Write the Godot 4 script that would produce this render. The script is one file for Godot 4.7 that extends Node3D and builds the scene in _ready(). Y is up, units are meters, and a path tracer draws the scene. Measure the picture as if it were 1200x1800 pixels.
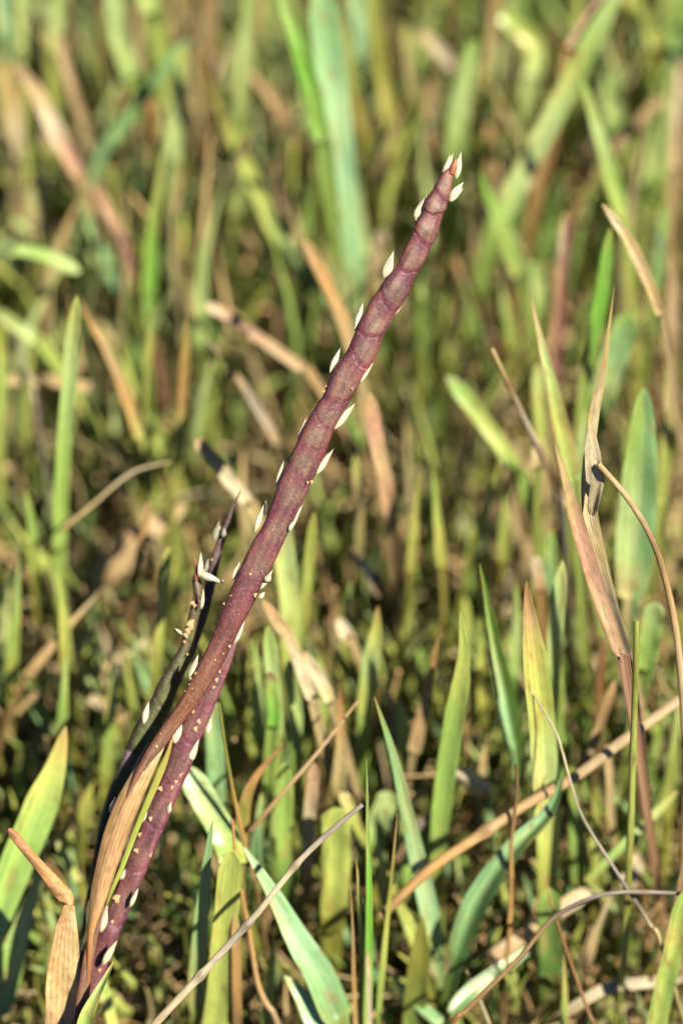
extends Node3D

# A macro view of a purple grass spike in sunlit turf, at real scale (the frame is about 77 mm x 115 mm in the plane of focus).
const FRAME_H := 0.115
const FOCUS := 0.336
const PITCH := 0.96
const AIM_H := 0.067

var eye := Vector3.ZERO
var ahead := Vector3.ZERO
var lift := Vector3.ZERO
var M := {}
var rng := RandomNumberGenerator.new()
var fine := FastNoiseLite.new()
var coarse := FastNoiseLite.new()
var taken := {}
var seeds: Array = []

const PAL := {
	"green": Color(.205, .315, .075), "bright": Color(.14, .33, .045), "bluegreen": Color(.185, .32, .14), "paleblue": Color(.25, .41, .22), "pale_green": Color(.305, .395, .155),
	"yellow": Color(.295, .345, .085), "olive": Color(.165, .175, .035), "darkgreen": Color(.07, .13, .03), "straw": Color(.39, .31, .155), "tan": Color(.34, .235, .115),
	"orange": Color(.37, .22, .08), "brown": Color(.18, .115, .048), "pink": Color(.39, .225, .15), "maroon": Color(.12, .032, .036), "grey": Color(.24, .215, .175), "pale": Color(.46, .40, .27),
	"darkgrey": Color(.085, .075, .07), "rust": Color(.22, .10, .045), "buff": Color(.41, .30, .175),
}

# ---------------------------------------------------------------- places
func at(px: float, py: float, dz: float) -> Vector3:
	var z := FOCUS + dz
	return eye + (Vector3.RIGHT * ((px - 600.0) / 1800.0 * FRAME_H) + lift * ((900.0 - py) / 1800.0 * FRAME_H)) * (z / FOCUS) + ahead * z

func raised(py: float, h: float) -> float:
	return h * 1.25 if py < 900.0 else h + 9.0

func depth_for(py: float, h: float) -> float:      # how far behind the plane of focus a point h metres above the ground lies
	var v := (900.0 - py) / 1800.0 * FRAME_H
	return (eye.y - h) / (sin(PITCH) - v / FOCUS * cos(PITCH)) - FOCUS

func span(px: float, dz: float) -> float:
	return px / 1800.0 * FRAME_H * (FOCUS + dz) / FOCUS

func soil_at(x: float, z: float) -> float:
	return coarse.get_noise_2d(x * 9000.0, z * 9000.0) * 0.0035 - 0.002

# ---------------------------------------------------------------- naming
func numbered(called: String) -> String:
	var n: int = taken.get(called, 0)
	taken[called] = n + 1
	return called if n == 0 else "%s_%03d" % [called, n]

func tag(o: Node3D, label: String, category: String, group := "", kind := "") -> Node3D:
	if label: o.set_meta("label", label)
	if category: o.set_meta("category", category)
	if group: o.set_meta("group", group)
	if kind: o.set_meta("kind", kind)
	return o

func base(called: String, where: Vector3) -> Node3D:
	var o := Node3D.new()
	o.name = numbered(called)
	add_child(o)
	o.position = where
	return o

func build(called: String, mesh: Mesh, m: Material, parent: Node3D) -> MeshInstance3D:
	var o := MeshInstance3D.new()
	o.name = called
	o.mesh = mesh
	o.material_override = m
	parent.add_child(o, true)
	return o

# ---------------------------------------------------------------- shapes
func along(p: Array, t: float) -> Variant:         # Catmull-Rom through evenly spaced keys
	var n := p.size() - 1
	var f := clampf(t, 0.0, 1.0) * n
	var i := mini(int(f), n - 1)
	var u := f - i
	var a = p[maxi(i - 1, 0)]
	var b = p[i]
	var c = p[i + 1]
	var d = p[mini(i + 2, n)]
	return (b * 2.0 + (c - a) * u + (a * 2.0 - b * 5.0 + c * 4.0 - d) * u * u + (b * 3.0 - a - c * 3.0 + d) * u * u * u) * 0.5

func line(p: Array, t: float) -> Variant:
	var n := p.size() - 1
	if n < 1: return p[0]
	var f := clampf(t, 0.0, 1.0) * n
	var i := mini(int(f), n - 1)
	return p[i] + (p[i + 1] - p[i]) * (f - i)

# rings: Array of PackedVector3Array of equal size; colours likewise
func skin(rings: Array, colours: Array, out_hint: Vector3, caps := true) -> ArrayMesh:
	var n: int = rings.size()
	var k: int = rings[0].size()
	var v := PackedVector3Array()
	var c := PackedColorArray()
	var uv := PackedVector2Array()
	var ix := PackedInt32Array()
	for i in n:
		for j in k + 1:
			v.append(rings[i][j % k])
			c.append(colours[i][j % k])
			uv.append(Vector2(float(j) / k, float(i) / (n - 1)))
	var mid := n / 2
	var centre := Vector3.ZERO
	for q in rings[mid]: centre += q / k
	var total := 0.0
	for j in k:
		var a: Vector3 = rings[mid][j]
		var b2: Vector3 = rings[mid][(j + 1) % k]
		var c2: Vector3 = rings[mini(mid + 1, n - 1)][j]
		total += (a - c2).cross(a - b2).dot((a + b2) * 0.5 - centre)   # Godot's normal of triangle a, b2, c2
	var flip := total < 0.0
	for i in n - 1:
		for j in k:
			var a := i * (k + 1) + j
			var b := a + 1
			var d := a + k + 1
			var e := d + 1
			if flip: ix.append_array([a, d, b, b, d, e])
			else: ix.append_array([a, b, d, b, e, d])
	var nm := PackedVector3Array()
	nm.resize(v.size())
	for i in range(0, ix.size(), 3):
		var f := (v[ix[i]] - v[ix[i + 2]]).cross(v[ix[i]] - v[ix[i + 1]])
		nm[ix[i]] += f
		nm[ix[i + 1]] += f
		nm[ix[i + 2]] += f
	for i in n:
		var s := nm[i * (k + 1)] + nm[i * (k + 1) + k]
		nm[i * (k + 1)] = s
		nm[i * (k + 1) + k] = s
	for i in nm.size():
		nm[i] = nm[i].normalized() if nm[i].length_squared() > 1e-24 else Vector3.UP
	if caps:
		for end in [0, n - 1]:
			var s := v.size()
			var mean := Vector3.ZERO
			for q in rings[end]: mean += q / k
			var other: Vector3 = rings[1 if end == 0 else n - 2][0]
			var nn: Vector3 = (mean - other).normalized()
			for j in k:
				v.append(rings[end][j]); c.append(colours[end][j]); uv.append(Vector2(float(j) / k, 0.5)); nm.append(nn)
			v.append(mean); c.append(colours[end][0]); uv.append(Vector2(.5, .5)); nm.append(nn)
			for j in k:
				var a := s + j
				var b := s + (j + 1) % k
				if flip != (end == 0): ix.append_array([s + k, b, a])
				else: ix.append_array([s + k, a, b])
	var arr := []
	arr.resize(Mesh.ARRAY_MAX)
	arr[Mesh.ARRAY_VERTEX] = v
	arr[Mesh.ARRAY_NORMAL] = nm
	arr[Mesh.ARRAY_COLOR] = c
	arr[Mesh.ARRAY_TEX_UV] = uv
	arr[Mesh.ARRAY_INDEX] = ix
	var m := ArrayMesh.new()
	m.add_surface_from_arrays(Mesh.PRIMITIVE_TRIANGLES, arr)
	return m

func facing(p: Vector3, t: Vector3, turn: float) -> Vector3:
	var n := eye - p
	n = n - t * n.dot(t)
	n = n.normalized() if n.length() > 1e-6 else Vector3.RIGHT
	return n.rotated(t, turn)

func mottle(c: Color, a: float) -> Color:
	return Color(c.r * (1.0 + a), c.g * (1.0 + a * .8), c.b * (1.0 + a * .7))

# A leaf: closed thin sheet with a fold along the midrib. pts world points from base to tip, ws widths in metres at the same points.
func leaf_mesh(pts: Array, ws: Array, cols: Array, o: Dictionary, origin: Vector3) -> ArrayMesh:
	var n: int = o.get("n", 26)
	var fold: float = o.get("fold", .25)
	var cup: float = o.get("cup", .1)
	var turn: float = o.get("turn", 0.0)
	var twist: float = o.get("twist", 0.0)
	var thick: float = o.get("thick", .00022)
	var edge: Variant = o.get("edge")
	var right: Variant = o.get("right")
	var wav: float = o.get("wavy", .05)
	var sd: float = rng.randf() * 1000.0
	var worn: float = o.get("worn", rng.randf() * .8)
	var old_c := Color(.36, .23, .10).lerp(Color(.30, .29, .06), rng.randf())
	var rings := []
	var colours := []
	var qs := [-1.0, -.7, -.35, 0.0, .35, .7, 1.0]
	for i in n:
		var t := float(i) / (n - 1)
		var p: Vector3 = along(pts, t)
		var d: Vector3 = (along(pts, minf(t + .02, 1.0)) - along(pts, maxf(t - .02, 0.0)))
		d = d.normalized()
		var nn := facing(p, d, turn + twist * (t - .5) + fine.get_noise_2d(sd, t * 60.0) * .25)
		var b := d.cross(nn)
		var hw: float = maxf(absf(line(ws, t)) * .5, .00004)
		var loop := PackedVector3Array()
		var cl := PackedColorArray()
		var c0: Color = line(cols, t)
		for side in 2:
			for j in 7:
				var q: float = qs[j] if side == 0 else qs[6 - j]
				var lift_n: float = (fold * absf(q) + cup * q * q + wav * sin(q * 3.0 + t * 23.0 + sd) * absf(q)) * hw
				var th := (minf(thick, hw * .6) * (1.15 - q * q * .8)) * (.5 if side == 0 else -.5)
				var pos := p + b * q * hw * cos(atan(fold) * .8) + nn * (lift_n + th)
				loop.append(pos - origin)
				var c := c0
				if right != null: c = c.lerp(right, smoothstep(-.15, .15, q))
				if edge != null: c = c.lerp(edge, smoothstep(.6, 1.0, absf(q)) * .8)
				var blot := coarse.get_noise_3d(q * 30.0 + sd, t * 160.0, sd)
				var dry: Variant = o.get("dry")
				if dry != null: c = c.lerp(dry, smoothstep(.05, .4, blot + (t - .6) * .5))
				c = c.lerp(old_c, clampf(smoothstep(.86, 1.0, t) * (worn - .25) * 1.3 + smoothstep(.12, .38, blot + absf(q) * .1 + (worn - .6) * .25) * .32, 0.0, .85))
				var spot := fine.get_noise_3d(q * 190.0, t * 420.0, sd + 70.0)
				if spot > .34: c = c.lerp(Color(.20, .10, .04), clampf((spot - .34) * 4.0, 0.0, .6))
				c = mottle(c, fine.get_noise_3d(q * 90.0, t * 25.0, sd) * .45 + blot * .3)
				cl.append(c)
		rings.append(loop)
		colours.append(cl)
	return skin(rings, colours, Vector3.ZERO)

# A stem: a tapering tube with thicker joints.
func stem_mesh(pts: Array, ws: Array, cols: Array, o: Dictionary, origin: Vector3) -> ArrayMesh:
	var n: int = o.get("n", 40)
	var k: int = o.get("sides", 9)
	var flat: float = o.get("flat", .8)
	var joints: Array = o.get("joints", [])
	var rough: float = o.get("rough", .12)
	var sd: float = rng.randf() * 1000.0
	var rings := []
	var colours := []
	for i in n:
		var t := float(i) / (n - 1)
		var p: Vector3 = along(pts, t)
		var d: Vector3 = (along(pts, minf(t + .015, 1.0)) - along(pts, maxf(t - .015, 0.0))).normalized()
		var nn := facing(p, d, o.get("turn", 0.0) + t * o.get("twist", 0.0))
		var b := d.cross(nn)
		var hw: float = maxf(absf(line(ws, t)) * .5, .00003)
		var c0: Color = line(cols, t)
		var swell := 1.0
		for jt in joints:
			var g := exp(-pow((t - jt) * 55.0, 2.0))
			swell += .45 * g
			c0 = c0.lerp(Color(.10, .055, .03), g * .6)
		var loop := PackedVector3Array()
		var cl := PackedColorArray()
		for j in k:
			var a := TAU * j / k
			var r := hw * swell * (1.0 + rough * fine.get_noise_3d(cos(a) * 20.0, sin(a) * 20.0 + sd, t * 130.0))
			loop.append(p + b * cos(a) * r + nn * sin(a) * r * flat - origin)
			cl.append(mottle(c0, fine.get_noise_3d(a * 16.0, t * 50.0, sd) * .5))
		rings.append(loop)
		colours.append(cl)
	return skin(rings, colours, Vector3.ZERO)

func colours_of(pal: String) -> Array:
	var r := []
	for w in pal.split(">"): r.append(PAL[w.strip_edges()])
	if r.size() == 1: r.append(r[0])
	return r

# A grass leaf or stem seen at picture places (base first), h = height of its visible base over the ground in millimetres.
# o: k how upright it stands (1 upright, 0 in the picture's plane, -1.4 lying), shape, fold, turn, twist, neck, ...
func blade(called: String, label: String, category: String, group: String, pal: String, w: float, xy: Array, h: float, o := {}) -> Node3D:
	var z0 := depth_for(xy[1], raised(xy[1], h) * .001) if not o.has("dz") else float(o.dz)
	var k: float = o.get("k", .8)
	var pts := []
	var n := xy.size() / 2
	for i in n:
		var v: float = (xy[1] - xy[i * 2 + 1]) / 1800.0 * FRAME_H * (FOCUS + z0) / FOCUS
		var dz: float = z0 - k * .8 * v
		pts.append(at(xy[i * 2], xy[i * 2 + 1], dz))
	var shape: String = o.get("shape", "leaf")
	var width := span(w * lerpf(1.0, .84, smoothstep(.012, .05, z0)), z0)
	var even := []                                   # resample evenly so that widths follow the length
	for i in 13: even.append(along(pts, i / 12.0))
	var ws := []
	for i in 13:
		var t := i / 12.0
		var f := 1.0
		match shape:
			"leaf": f = minf(1.0, pow((1.0 - t) / .4, .8)) * lerpf(.75, 1.0, smoothstep(0.0, .3, t))
			"blunt": f = minf(1.0, pow((1.0 - t) / .07 + .12, .6)) * lerpf(.85, 1.0, smoothstep(0.0, .2, t))
			"lens": f = pow(maxf(sin(PI * lerpf(.12, 1.0, t)), 0.0), .55)
			"spear": f = minf(1.0, pow((1.0 - t) / .75, .8)) * minf(1.0, .45 + t * 6.0)
			"strap": f = minf(1.0, pow((1.0 - t) / .16 + .02, .7))
			"petal": f = pow(maxf(sin(PI * pow(lerpf(.012, 1.0, t), .75)), 0.0), .5)
			"stem": f = lerpf(1.0, o.get("tip", .5), t)
		ws.append(width * f)
	var cols := colours_of(pal)
	var foot: Vector3 = even[0]
	var ground := soil_at(foot.x, foot.z)
	var tall := foot.y - ground
	if tall > .003 and not o.get("free", false):      # the part down to the ground
		var down: Vector3 = (even[0] - even[1]).normalized()
		down = (down + Vector3.DOWN * 1.2).normalized()
		if down.y > -.4: down = Vector3(down.x, -.4, down.z).normalized()
		var root: Vector3 = even[0] + down * (tall / -down.y)
		var neck: float = o.get("neck", .6)
		even.push_front(even[0].lerp(root, .5) )
		even.push_front(root)
		ws.push_front(width * neck)
		ws.push_front(width * neck * .7)
		var cc := []
		for i in 15: cc.append(line(cols, maxf(0.0, (i - 2) / 12.0)))
		var low: Color = PAL[o.get("low", "olive" if cols[0].g > cols[0].r else "brown")]
		cc[0] = low
		cc[1] = low.lerp(cols[0], .5)
		cols = cc
		foot = root
	var stem := shape == "stem"
	var dry: bool = cols[cols.size() / 2].g < cols[cols.size() / 2].r * 1.02
	var mat: Material = M.stalk if stem else (M.dry if dry else M.leaf)
	var mesh := stem_mesh(even, ws, cols, o, foot) if stem else leaf_mesh(even, ws, cols, o, foot)
	var node: Node3D
	if not stem and o.has("rib"):
		node = base(called, foot)
		build("leaf_blade", mesh, mat, node)
		var rp := []
		var rw := []
		for i in even.size():
			var d: Vector3 = (even[mini(i + 1, even.size() - 1)] - even[maxi(i - 1, 0)]).normalized()
			rp.append(even[i] + facing(even[i], d, o.get("turn", 0.0)) * .00006)
			rw.append(maxf(ws[i] * .045, .00006))
		build("midrib", stem_mesh(rp, rw, [PAL[o.rib], PAL[o.rib]], {"n": 26, "sides": 6}, foot), M.leaf, node)
	else:
		node = MeshInstance3D.new()
		node.name = numbered(called)
		node.mesh = mesh
		node.material_override = mat
		add_child(node)
		node.position = foot
	return tag(node, label, category, group)

func leafy(label: String, pal: String, w: float, xy: Array, h: float, o := {}) -> Node3D:
	return blade("grass_leaf", label, "grass leaf", "green grass blades in the turf", pal, w, xy, h, o)

func dead(label: String, pal: String, w: float, xy: Array, h: float, o := {}) -> Node3D:
	return blade("dry_grass_leaf", label, "dry leaf", "dried grass blades in the turf", pal, w, xy, h, o)

func stalk(label: String, pal: String, w: float, xy: Array, h: float, o := {}) -> Node3D:
	o.shape = "stem"
	return blade("grass_stalk", label, "grass stalk", "thin grass stalks in the turf", pal, w, xy, h, o)

# ---------------------------------------------------------------- materials
func streaks(w: int, h: int, lines: float, depth: float, grain: float, sd: int) -> ImageTexture:
	var im := Image.create(w, h, false, Image.FORMAT_RGB8)
	var nz := FastNoiseLite.new()
	nz.seed = sd
	nz.frequency = .02
	for y in h:
		for x in w:
			var u := float(x) / w
			var wob := nz.get_noise_2d(x * .6, y * .25) * .35
			var l := .5 + .5 * cos((u * lines + wob * .3) * TAU)
			var g := nz.get_noise_2d(x * 9.0, y * 1.6) * grain + nz.get_noise_2d(x * 2.0 + 300.0, y * 2.0) * grain * .6
			var s := clampf(1.0 - depth * pow(l, 3.0) + g - grain * .3, 0.0, 1.0)
			im.set_pixel(x, y, Color(s, s, s * .985))
	im.generate_mipmaps()
	return ImageTexture.create_from_image(im)

func material(rough: float, tex: Texture2D, glow: Color, spec := .5) -> StandardMaterial3D:
	var m := StandardMaterial3D.new()
	m.vertex_color_use_as_albedo = true
	m.roughness = rough
	m.metallic_specular = spec
	if tex: m.albedo_texture = tex
	if glow.r + glow.g + glow.b > 0.0:
		m.backlight_enabled = true
		m.backlight = glow
	m.cull_mode = BaseMaterial3D.CULL_DISABLED
	return m

# ---------------------------------------------------------------- the spikes
# keys: [x, y, width] down the picture; nodes: picture heights where one joint of the axis overlaps the next
func spike_axis(keys: Array, dz0: float, dz1: float, o: Dictionary, origin: Vector3) -> ArrayMesh:
	var pts := []
	var ws := []
	var ys := []
	var y0: float = keys[0][1]
	var y1: float = keys[-1][1]
	for q in keys:
		var dz: float = lerpf(dz0, dz1, (q[1] - y0) / (y1 - y0))
		pts.append(at(q[0], q[1], dz))
		ws.append(span(q[2] * (.95 if q[1] < 800 else .93), dz))
		ys.append(float(q[1]))
	var n: int = o.get("n", 300)
	var k: int = o.get("k", 32)
	var nodes: Array = o.get("nodes", [])
	var flat: float = o.get("flat", .55)
	var turn: float = o.get("turn", 0.0)
	var tint: Array = o.tint
	var edge_c: Color = o.get("edge", Color(.15, .032, .058))
	var mid_c: Color = o.get("mid", Color(.18, .125, .08))
	var rings := []
	var colours := []
	var sd: float = o.get("seed", 0.0)
	for i in n:
		var t := float(i) / (n - 1)
		var p: Vector3 = along(pts, t)
		var d: Vector3 = -(along(pts, minf(t + .01, 1.0)) - along(pts, maxf(t - .01, 0.0))).normalized()
		var nn := facing(p, d, turn)
		var b := d.cross(nn)
		var y: float = along(ys, t)
		var hw: float = maxf(float(along(ws, t)) * .5, .00006)
		var wpx := hw * 2.0 / FRAME_H * 1800.0
		var amp: float = lerpf(o.get("amp", .14), o.get("amp_low", .02), smoothstep(y0, o.get("fade", y1), y))
		var loop := PackedVector3Array()
		var cl := PackedColorArray()
		var tone: Color = line(tint, (y - y0) / (y1 - y0))
		for j in k:
			var a := TAU * j / k
			var u := cos(a)
			var front := sin(a)
			var bump := 0.0
			var seg := .5
			var which := 0
			for m in nodes.size():
				var lean := .16 if m % 2 == 0 else -.16
				var cut: float = nodes[m] + wpx * (.20 * (1.0 - u * u) + lean * u - .1) + fine.get_noise_2d(u * 30.0, m * 70.0) * wpx * .05
				if y >= cut: which = m + 1
				if m == which - 1: seg = cut
			if nodes.size() > 0:
				var lo: float = y0 if which == 0 else seg
				var hi: float = y1
				if which < nodes.size():
					var lean2 := .16 if which % 2 == 0 else -.16
					hi = nodes[which] + wpx * (.20 * (1.0 - u * u) + lean2 * u - .1) + fine.get_noise_2d(u * 30.0, which * 70.0) * wpx * .05
				seg = clampf((y - lo) / maxf(hi - lo, 1.0), 0.0, 1.0)
				bump = smoothstep(0.0, .6, seg) * (1.0 - smoothstep(.80, 1.0, seg)) - .5
			var streak := fine.get_noise_2d(u * 55.0 * (1.0 if front > 0.0 else -1.0) + sd, y * .35)
			var speck := fine.get_noise_2d(u * 420.0 + sd, y * 9.0 + front * 90.0)
			var blot := coarse.get_noise_2d(u * 45.0 + sd * 3.0, y * 1.1)
			var r := hw * (1.0 + amp * bump * clampf(.8 + blot * 1.6, .25, 1.3) + streak * .02 + speck * .006 + blot * .05)
			var face: float = signf(front) * pow(absf(front), .8)
			loop.append(p + b * u * r + nn * face * r * (flat + amp * bump * .55) - origin)
			var green: float = clampf((1.0 - pow(absf(u), 2.6)) * smoothstep(.08, .5, seg) * (1.0 - smoothstep(.7, 1.0, seg)) + blot * .5 + streak * .35, 0.0, 1.0) * o.get("green", .7)
			var c := tone.lerp(mid_c, green)
			c = c.lerp(edge_c, clampf(smoothstep(.72, 1.0, absf(u)) * .55 + smoothstep(.74, .97, seg) * .45 * amp * 8.0, 0.0, .85))
			var rim := (1.0 - smoothstep(.0, .05, seg)) * smoothstep(.02, .05, amp) * clampf(.35 + fine.get_noise_2d(u * 60.0, which * 33.0) * 1.5, 0.0, 1.0) if which > 0 else 0.0
			c = c.lerp(Color(.40, .28, .34), rim * .75)
			c = mottle(c, speck * .6 + streak * .7)
			if speck > .25: c = c.lerp(Color(.36, .27, .26), clampf((speck - .25) * 1.2, 0.0, .3))
			cl.append(c)
		rings.append(loop)
		colours.append(cl)
	return skin(rings, colours, Vector3.ZERO)

func seed_mesh(variant: int) -> ArrayMesh:          # unit length along y from 0 to 1, unit width along x, flattened in z
	var rings := []
	var colours := []
	var n := 26
	var k := 26
	for i in n:
		var t := float(i) / (n - 1)
		var w := pow(sin(PI * pow(lerpf(.05, 1.0, t), [.66, .78, .58, .72][variant])), 1.15) * .5
		if i == n - 1: w = .015
		var bend: float = sin(t * PI) * [.05, -.06, .03, -.02][variant] + t * t * [.02, -.04, .06, .0][variant]
		var loop := PackedVector3Array()
		var cl := PackedColorArray()
		for j in k:
			var a := TAU * j / k
			var lap := smoothstep(.25, .32, cos(a - .9 - variant * .4)) * .09 * sin(PI * t)
			var rib := .045 * cos(a * 9.0) * sin(PI * t)
			var r := w * (1.0 + rib + lap)
			loop.append(Vector3(cos(a) * r + bend, t, sin(a) * r * .62))
			var c := Color(.51, .475, .35)
			c = c.lerp(Color(.34, .31, .13), (1.0 - smoothstep(.0, .3, t)) * .55)
			c = c.lerp(Color(.24, .19, .09), smoothstep(.3, .95, cos(a * 9.0 + sin(t * 5.0) * .6)) * .55)
			c = c.lerp(Color(.14, .12, .11), smoothstep(.80, 1.0, t) * clampf(fine.get_noise_2d(a * 40.0, variant * 90.0 + t * 90.0) * 1.5 + .25, 0.0, 1.0))
			cl.append(mottle(c, fine.get_noise_3d(a * 22.0, t * 70.0, variant * 50.0) * .35))
		rings.append(loop)
		colours.append(cl)
	return skin(rings, colours, Vector3.ZERO)

func spikelet(root: Node3D, x0: float, y0: float, x1: float, y1: float, w: float, dz: float, out := .0006, m: Material = null) -> void:
	var a := at(x0, y0, dz)
	var b := at(x1, y1, dz - out)
	var d := (b - a)
	var nn := facing(a, d.normalized(), rng.randf_range(-.5, .5))
	var s := d.normalized().cross(nn)
	var o := build("spikelet", seeds[rng.randi() % 4], m if m else M.seed, root)
	var ww := span(w, dz)
	o.transform = Transform3D(Basis(s * ww, d, nn * ww), a - root.position)
	var g := build("glume", seeds[rng.randi() % 4], m if m else M.seed, o)
	var open := rng.randf_range(.01, .09) * (1.0 if rng.randf() < .5 else -1.0)
	var long := rng.randf_range(.62, .93)
	g.transform = Transform3D(Basis(Vector3(.55, .0, 0), Vector3(open * 3.2, long, .12), Vector3(0, 0, .5)), Vector3(open, .02, .16))

func scar(root: Node3D, x: float, y: float, w: float, dz: float, long := 1.3) -> void:
	var p := at(x, y, dz)
	var o := build("scar", M.scar_mesh, M.scar, root)
	var ww := span(w * rng.randf_range(.6, 1.0), dz) * .5
	var d := (lift + Vector3.RIGHT * .45).normalized().rotated(ahead, rng.randf_range(-.5, .5))
	var nn := -ahead
	o.transform = Transform3D(Basis(d.cross(nn) * ww * rng.randf_range(.8, 1.2), d * ww * long * rng.randf_range(.7, 1.2), nn * ww * .16), p - root.position)

func scar_shape() -> ArrayMesh:
	var rings := []
	var colours := []
	for i in 7:
		var t := lerpf(-1.0, 1.0, i / 6.0)
		var loop := PackedVector3Array()
		var cl := PackedColorArray()
		for j in 12:
			var a := TAU * j / 12
			var r := sqrt(maxf(1.0 - t * t, .02)) * (1.0 + .7 * fine.get_noise_2d(cos(a) * 50.0 + 400.0, sin(a) * 50.0))
			loop.append(Vector3(cos(a) * r, sin(a) * r, t))
			cl.append(Color(.40, .29, .15).lerp(Color(.26, .11, .05), clampf(r - .6 + fine.get_noise_2d(a * 50.0, t * 50.0) * .5, 0.0, 1.0)))
		rings.append(loop)
		colours.append(cl)
	return skin(rings, colours, Vector3.ZERO)

# ---------------------------------------------------------------- the turf that nobody could count
func tuft_mesh(kind: int) -> ArrayMesh:             # one loose blade or stem, unit height
	var pts := []
	var ws := []
	var c0 := Color(1, 1, 1)
	for i in 9:
		var t := i / 8.0
		var sway: float = [.18, .45, -.3, .1, .5, .35][kind]
		pts.append(Vector3(sway * t * t + .04 * sin(t * 7.0 + kind), t * (1.0 - .18 * absf(sway) * t), .05 * sin(t * 4.0 + kind * 2.0)))
	var rings := []
	var colours := []
	for i in 9:
		var t := i / 8.0
		var f: float = [minf(1.0, pow((1.0 - t) / .5, .8)), minf(1.0, pow((1.0 - t) / .75, .9)), minf(1.0, pow((1.0 - t) / .06 + .1, .6)), 1.0 - .5 * t, .9 - .4 * t, minf(1.0, pow((1.0 - t) / .3, .8))][kind]
		var hw: float = [.055, .05, .065, .018, .014, .05][kind] * maxf(f, .03)
		var loop := PackedVector3Array()
		var cl := PackedColorArray()
		var tw := t * [.4, .9, .3, .5, 1.5, 2.2][kind] as float
		var b := Vector3(0, 0, 1).rotated(Vector3.UP, tw)
		var nn := Vector3(1, 0, 0).rotated(Vector3.UP, tw)
		var round_one := kind == 3 or kind == 4
		for j in 8:
			var a := TAU * j / 8
			var u := cos(a)
			loop.append(pts[i] + b * u * hw + nn * (sin(a) * hw * (.8 if round_one else .1) + (0.0 if round_one else absf(u) * hw * .3)))
			var c := Color(1, 1, 1).lerp(Color(1.35, .85, .6), smoothstep(.7, 1.0, t) * .5).lerp(Color(1.35, 1.08, .9), (1.0 - smoothstep(.05, .4, t)) * .35)
			cl.append(mottle(c, fine.get_noise_3d(u * 50.0, t * 90.0, kind * 77.0) * .4))
		rings.append(loop)
		colours.append(cl)
	return skin(rings, colours, Vector3.ZERO)

func turf(called: String, label: String, kind: int, count: int, tints: Array, hmin: float, hmax: float, tilt: float, m: Material, seed_n: int, lying := false, girth := 1.0, near := false, reach := .34) -> void:
	rng.seed = seed_n
	var where: Array[Transform3D] = []
	var tint: Array[Color] = []
	var tries := 0
	while where.size() < count and tries < count * 3:
		tries += 1
		var far := rng.randf() < .12
		var x := rng.randf_range(-.26, .26) if not far else rng.randf_range(-1.6, 1.6)
		var z := rng.randf_range(-.52, .09) if not far else rng.randf_range(-2.2, .5)
		if near:
			x = rng.randf_range(-.05, .05)
			z = rng.randf_range(-.012, .045)
		if Vector2(x, z - eye.z).length() < .10: continue
		var y := soil_at(x, z)
		var p := Vector3(x, y, z)
		var dzg := (p - eye).dot(ahead) - FOCUS
		var hh := lerpf(hmin, hmax, pow(rng.randf(), 1.0 if lying else 1.6))
		if not lying:
			var most := maxf((.6 * (dzg - .013) if near else lerpf(reach, maxf(reach, .52), smoothstep(.08, .14, dzg)) * (dzg - .004)) / sin(PITCH), .004)
			if x < -.12 or x > .12: most = .05
			if hh > most or near: hh = most * rng.randf_range(.7, 1.0)
		if lying and z > -.03: hh = minf(hh, .022)
		if hh < .004: continue
		var yaw := rng.randf() * TAU
		var lean := rng.randf_range(0.0, tilt)
		var bas := Basis(Vector3.UP, yaw)
		if lying:
			p.y += rng.randf_range(.0005, .006)
			bas = bas * Basis(Vector3(0, 0, 1), PI * .5 - rng.randf_range(-.05, .14)) * Basis(Vector3.UP, rng.randf() * TAU)
		else:
			bas = Basis(Vector3(cos(yaw), 0, sin(yaw)), lean) * Basis(Vector3.UP, rng.randf() * TAU)
		var wide: float = clampf(rng.randf_range(.014, .034) * girth, .3 * hh, 1.9 * hh) if not lying else hh
		if kind == 3 or kind == 4: wide = rng.randf_range(.018, .036) * girth
		where.append(Transform3D(bas * Basis.from_scale(Vector3(hh if lying else lerpf(hh, wide, .3), hh, wide)), p))
		var c: Color = PAL[tints[rng.randi() % tints.size()]]
		c = mottle(c, rng.randf_range(-.35, .25))
		tint.append(c)
	var mm := MultiMesh.new()
	mm.transform_format = MultiMesh.TRANSFORM_3D
	mm.use_colors = true
	mm.mesh = tuft_mesh(kind)
	mm.instance_count = where.size()
	for i in where.size():
		mm.set_instance_transform(i, where[i])
		mm.set_instance_color(i, tint[i])
	var o := MultiMeshInstance3D.new()
	o.name = numbered(called)
	o.multimesh = mm
	o.material_override = m
	add_child(o)
	tag(o, label, called.replace("_", " "), "", "stuff")

func ground_mesh() -> ArrayMesh:
	var rings := []
	var colours := []
	var rr := 0.0
	var step := .004
	while rr < 60.0:
		var loop := PackedVector3Array()
		var cl := PackedColorArray()
		for j in 160:
			var a := TAU * j / 160
			var x := cos(a) * maxf(rr, .0005)
			var z := sin(a) * maxf(rr, .0005) - .1
			var fade := 1.0 if rr < 3.0 else .0
			loop.append(Vector3(x, soil_at(x, z) + fade * fine.get_noise_2d(x * 30000.0, z * 30000.0) * .001, z))
			cl.append(mottle(Color(.055, .038, .02), fine.get_noise_2d(x * 20000.0, z * 20000.0) * .8))
		rings.append(loop)
		colours.append(cl)
		rr += step
		step *= 1.045
	return skin(rings, colours, Vector3.UP, false)

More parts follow.
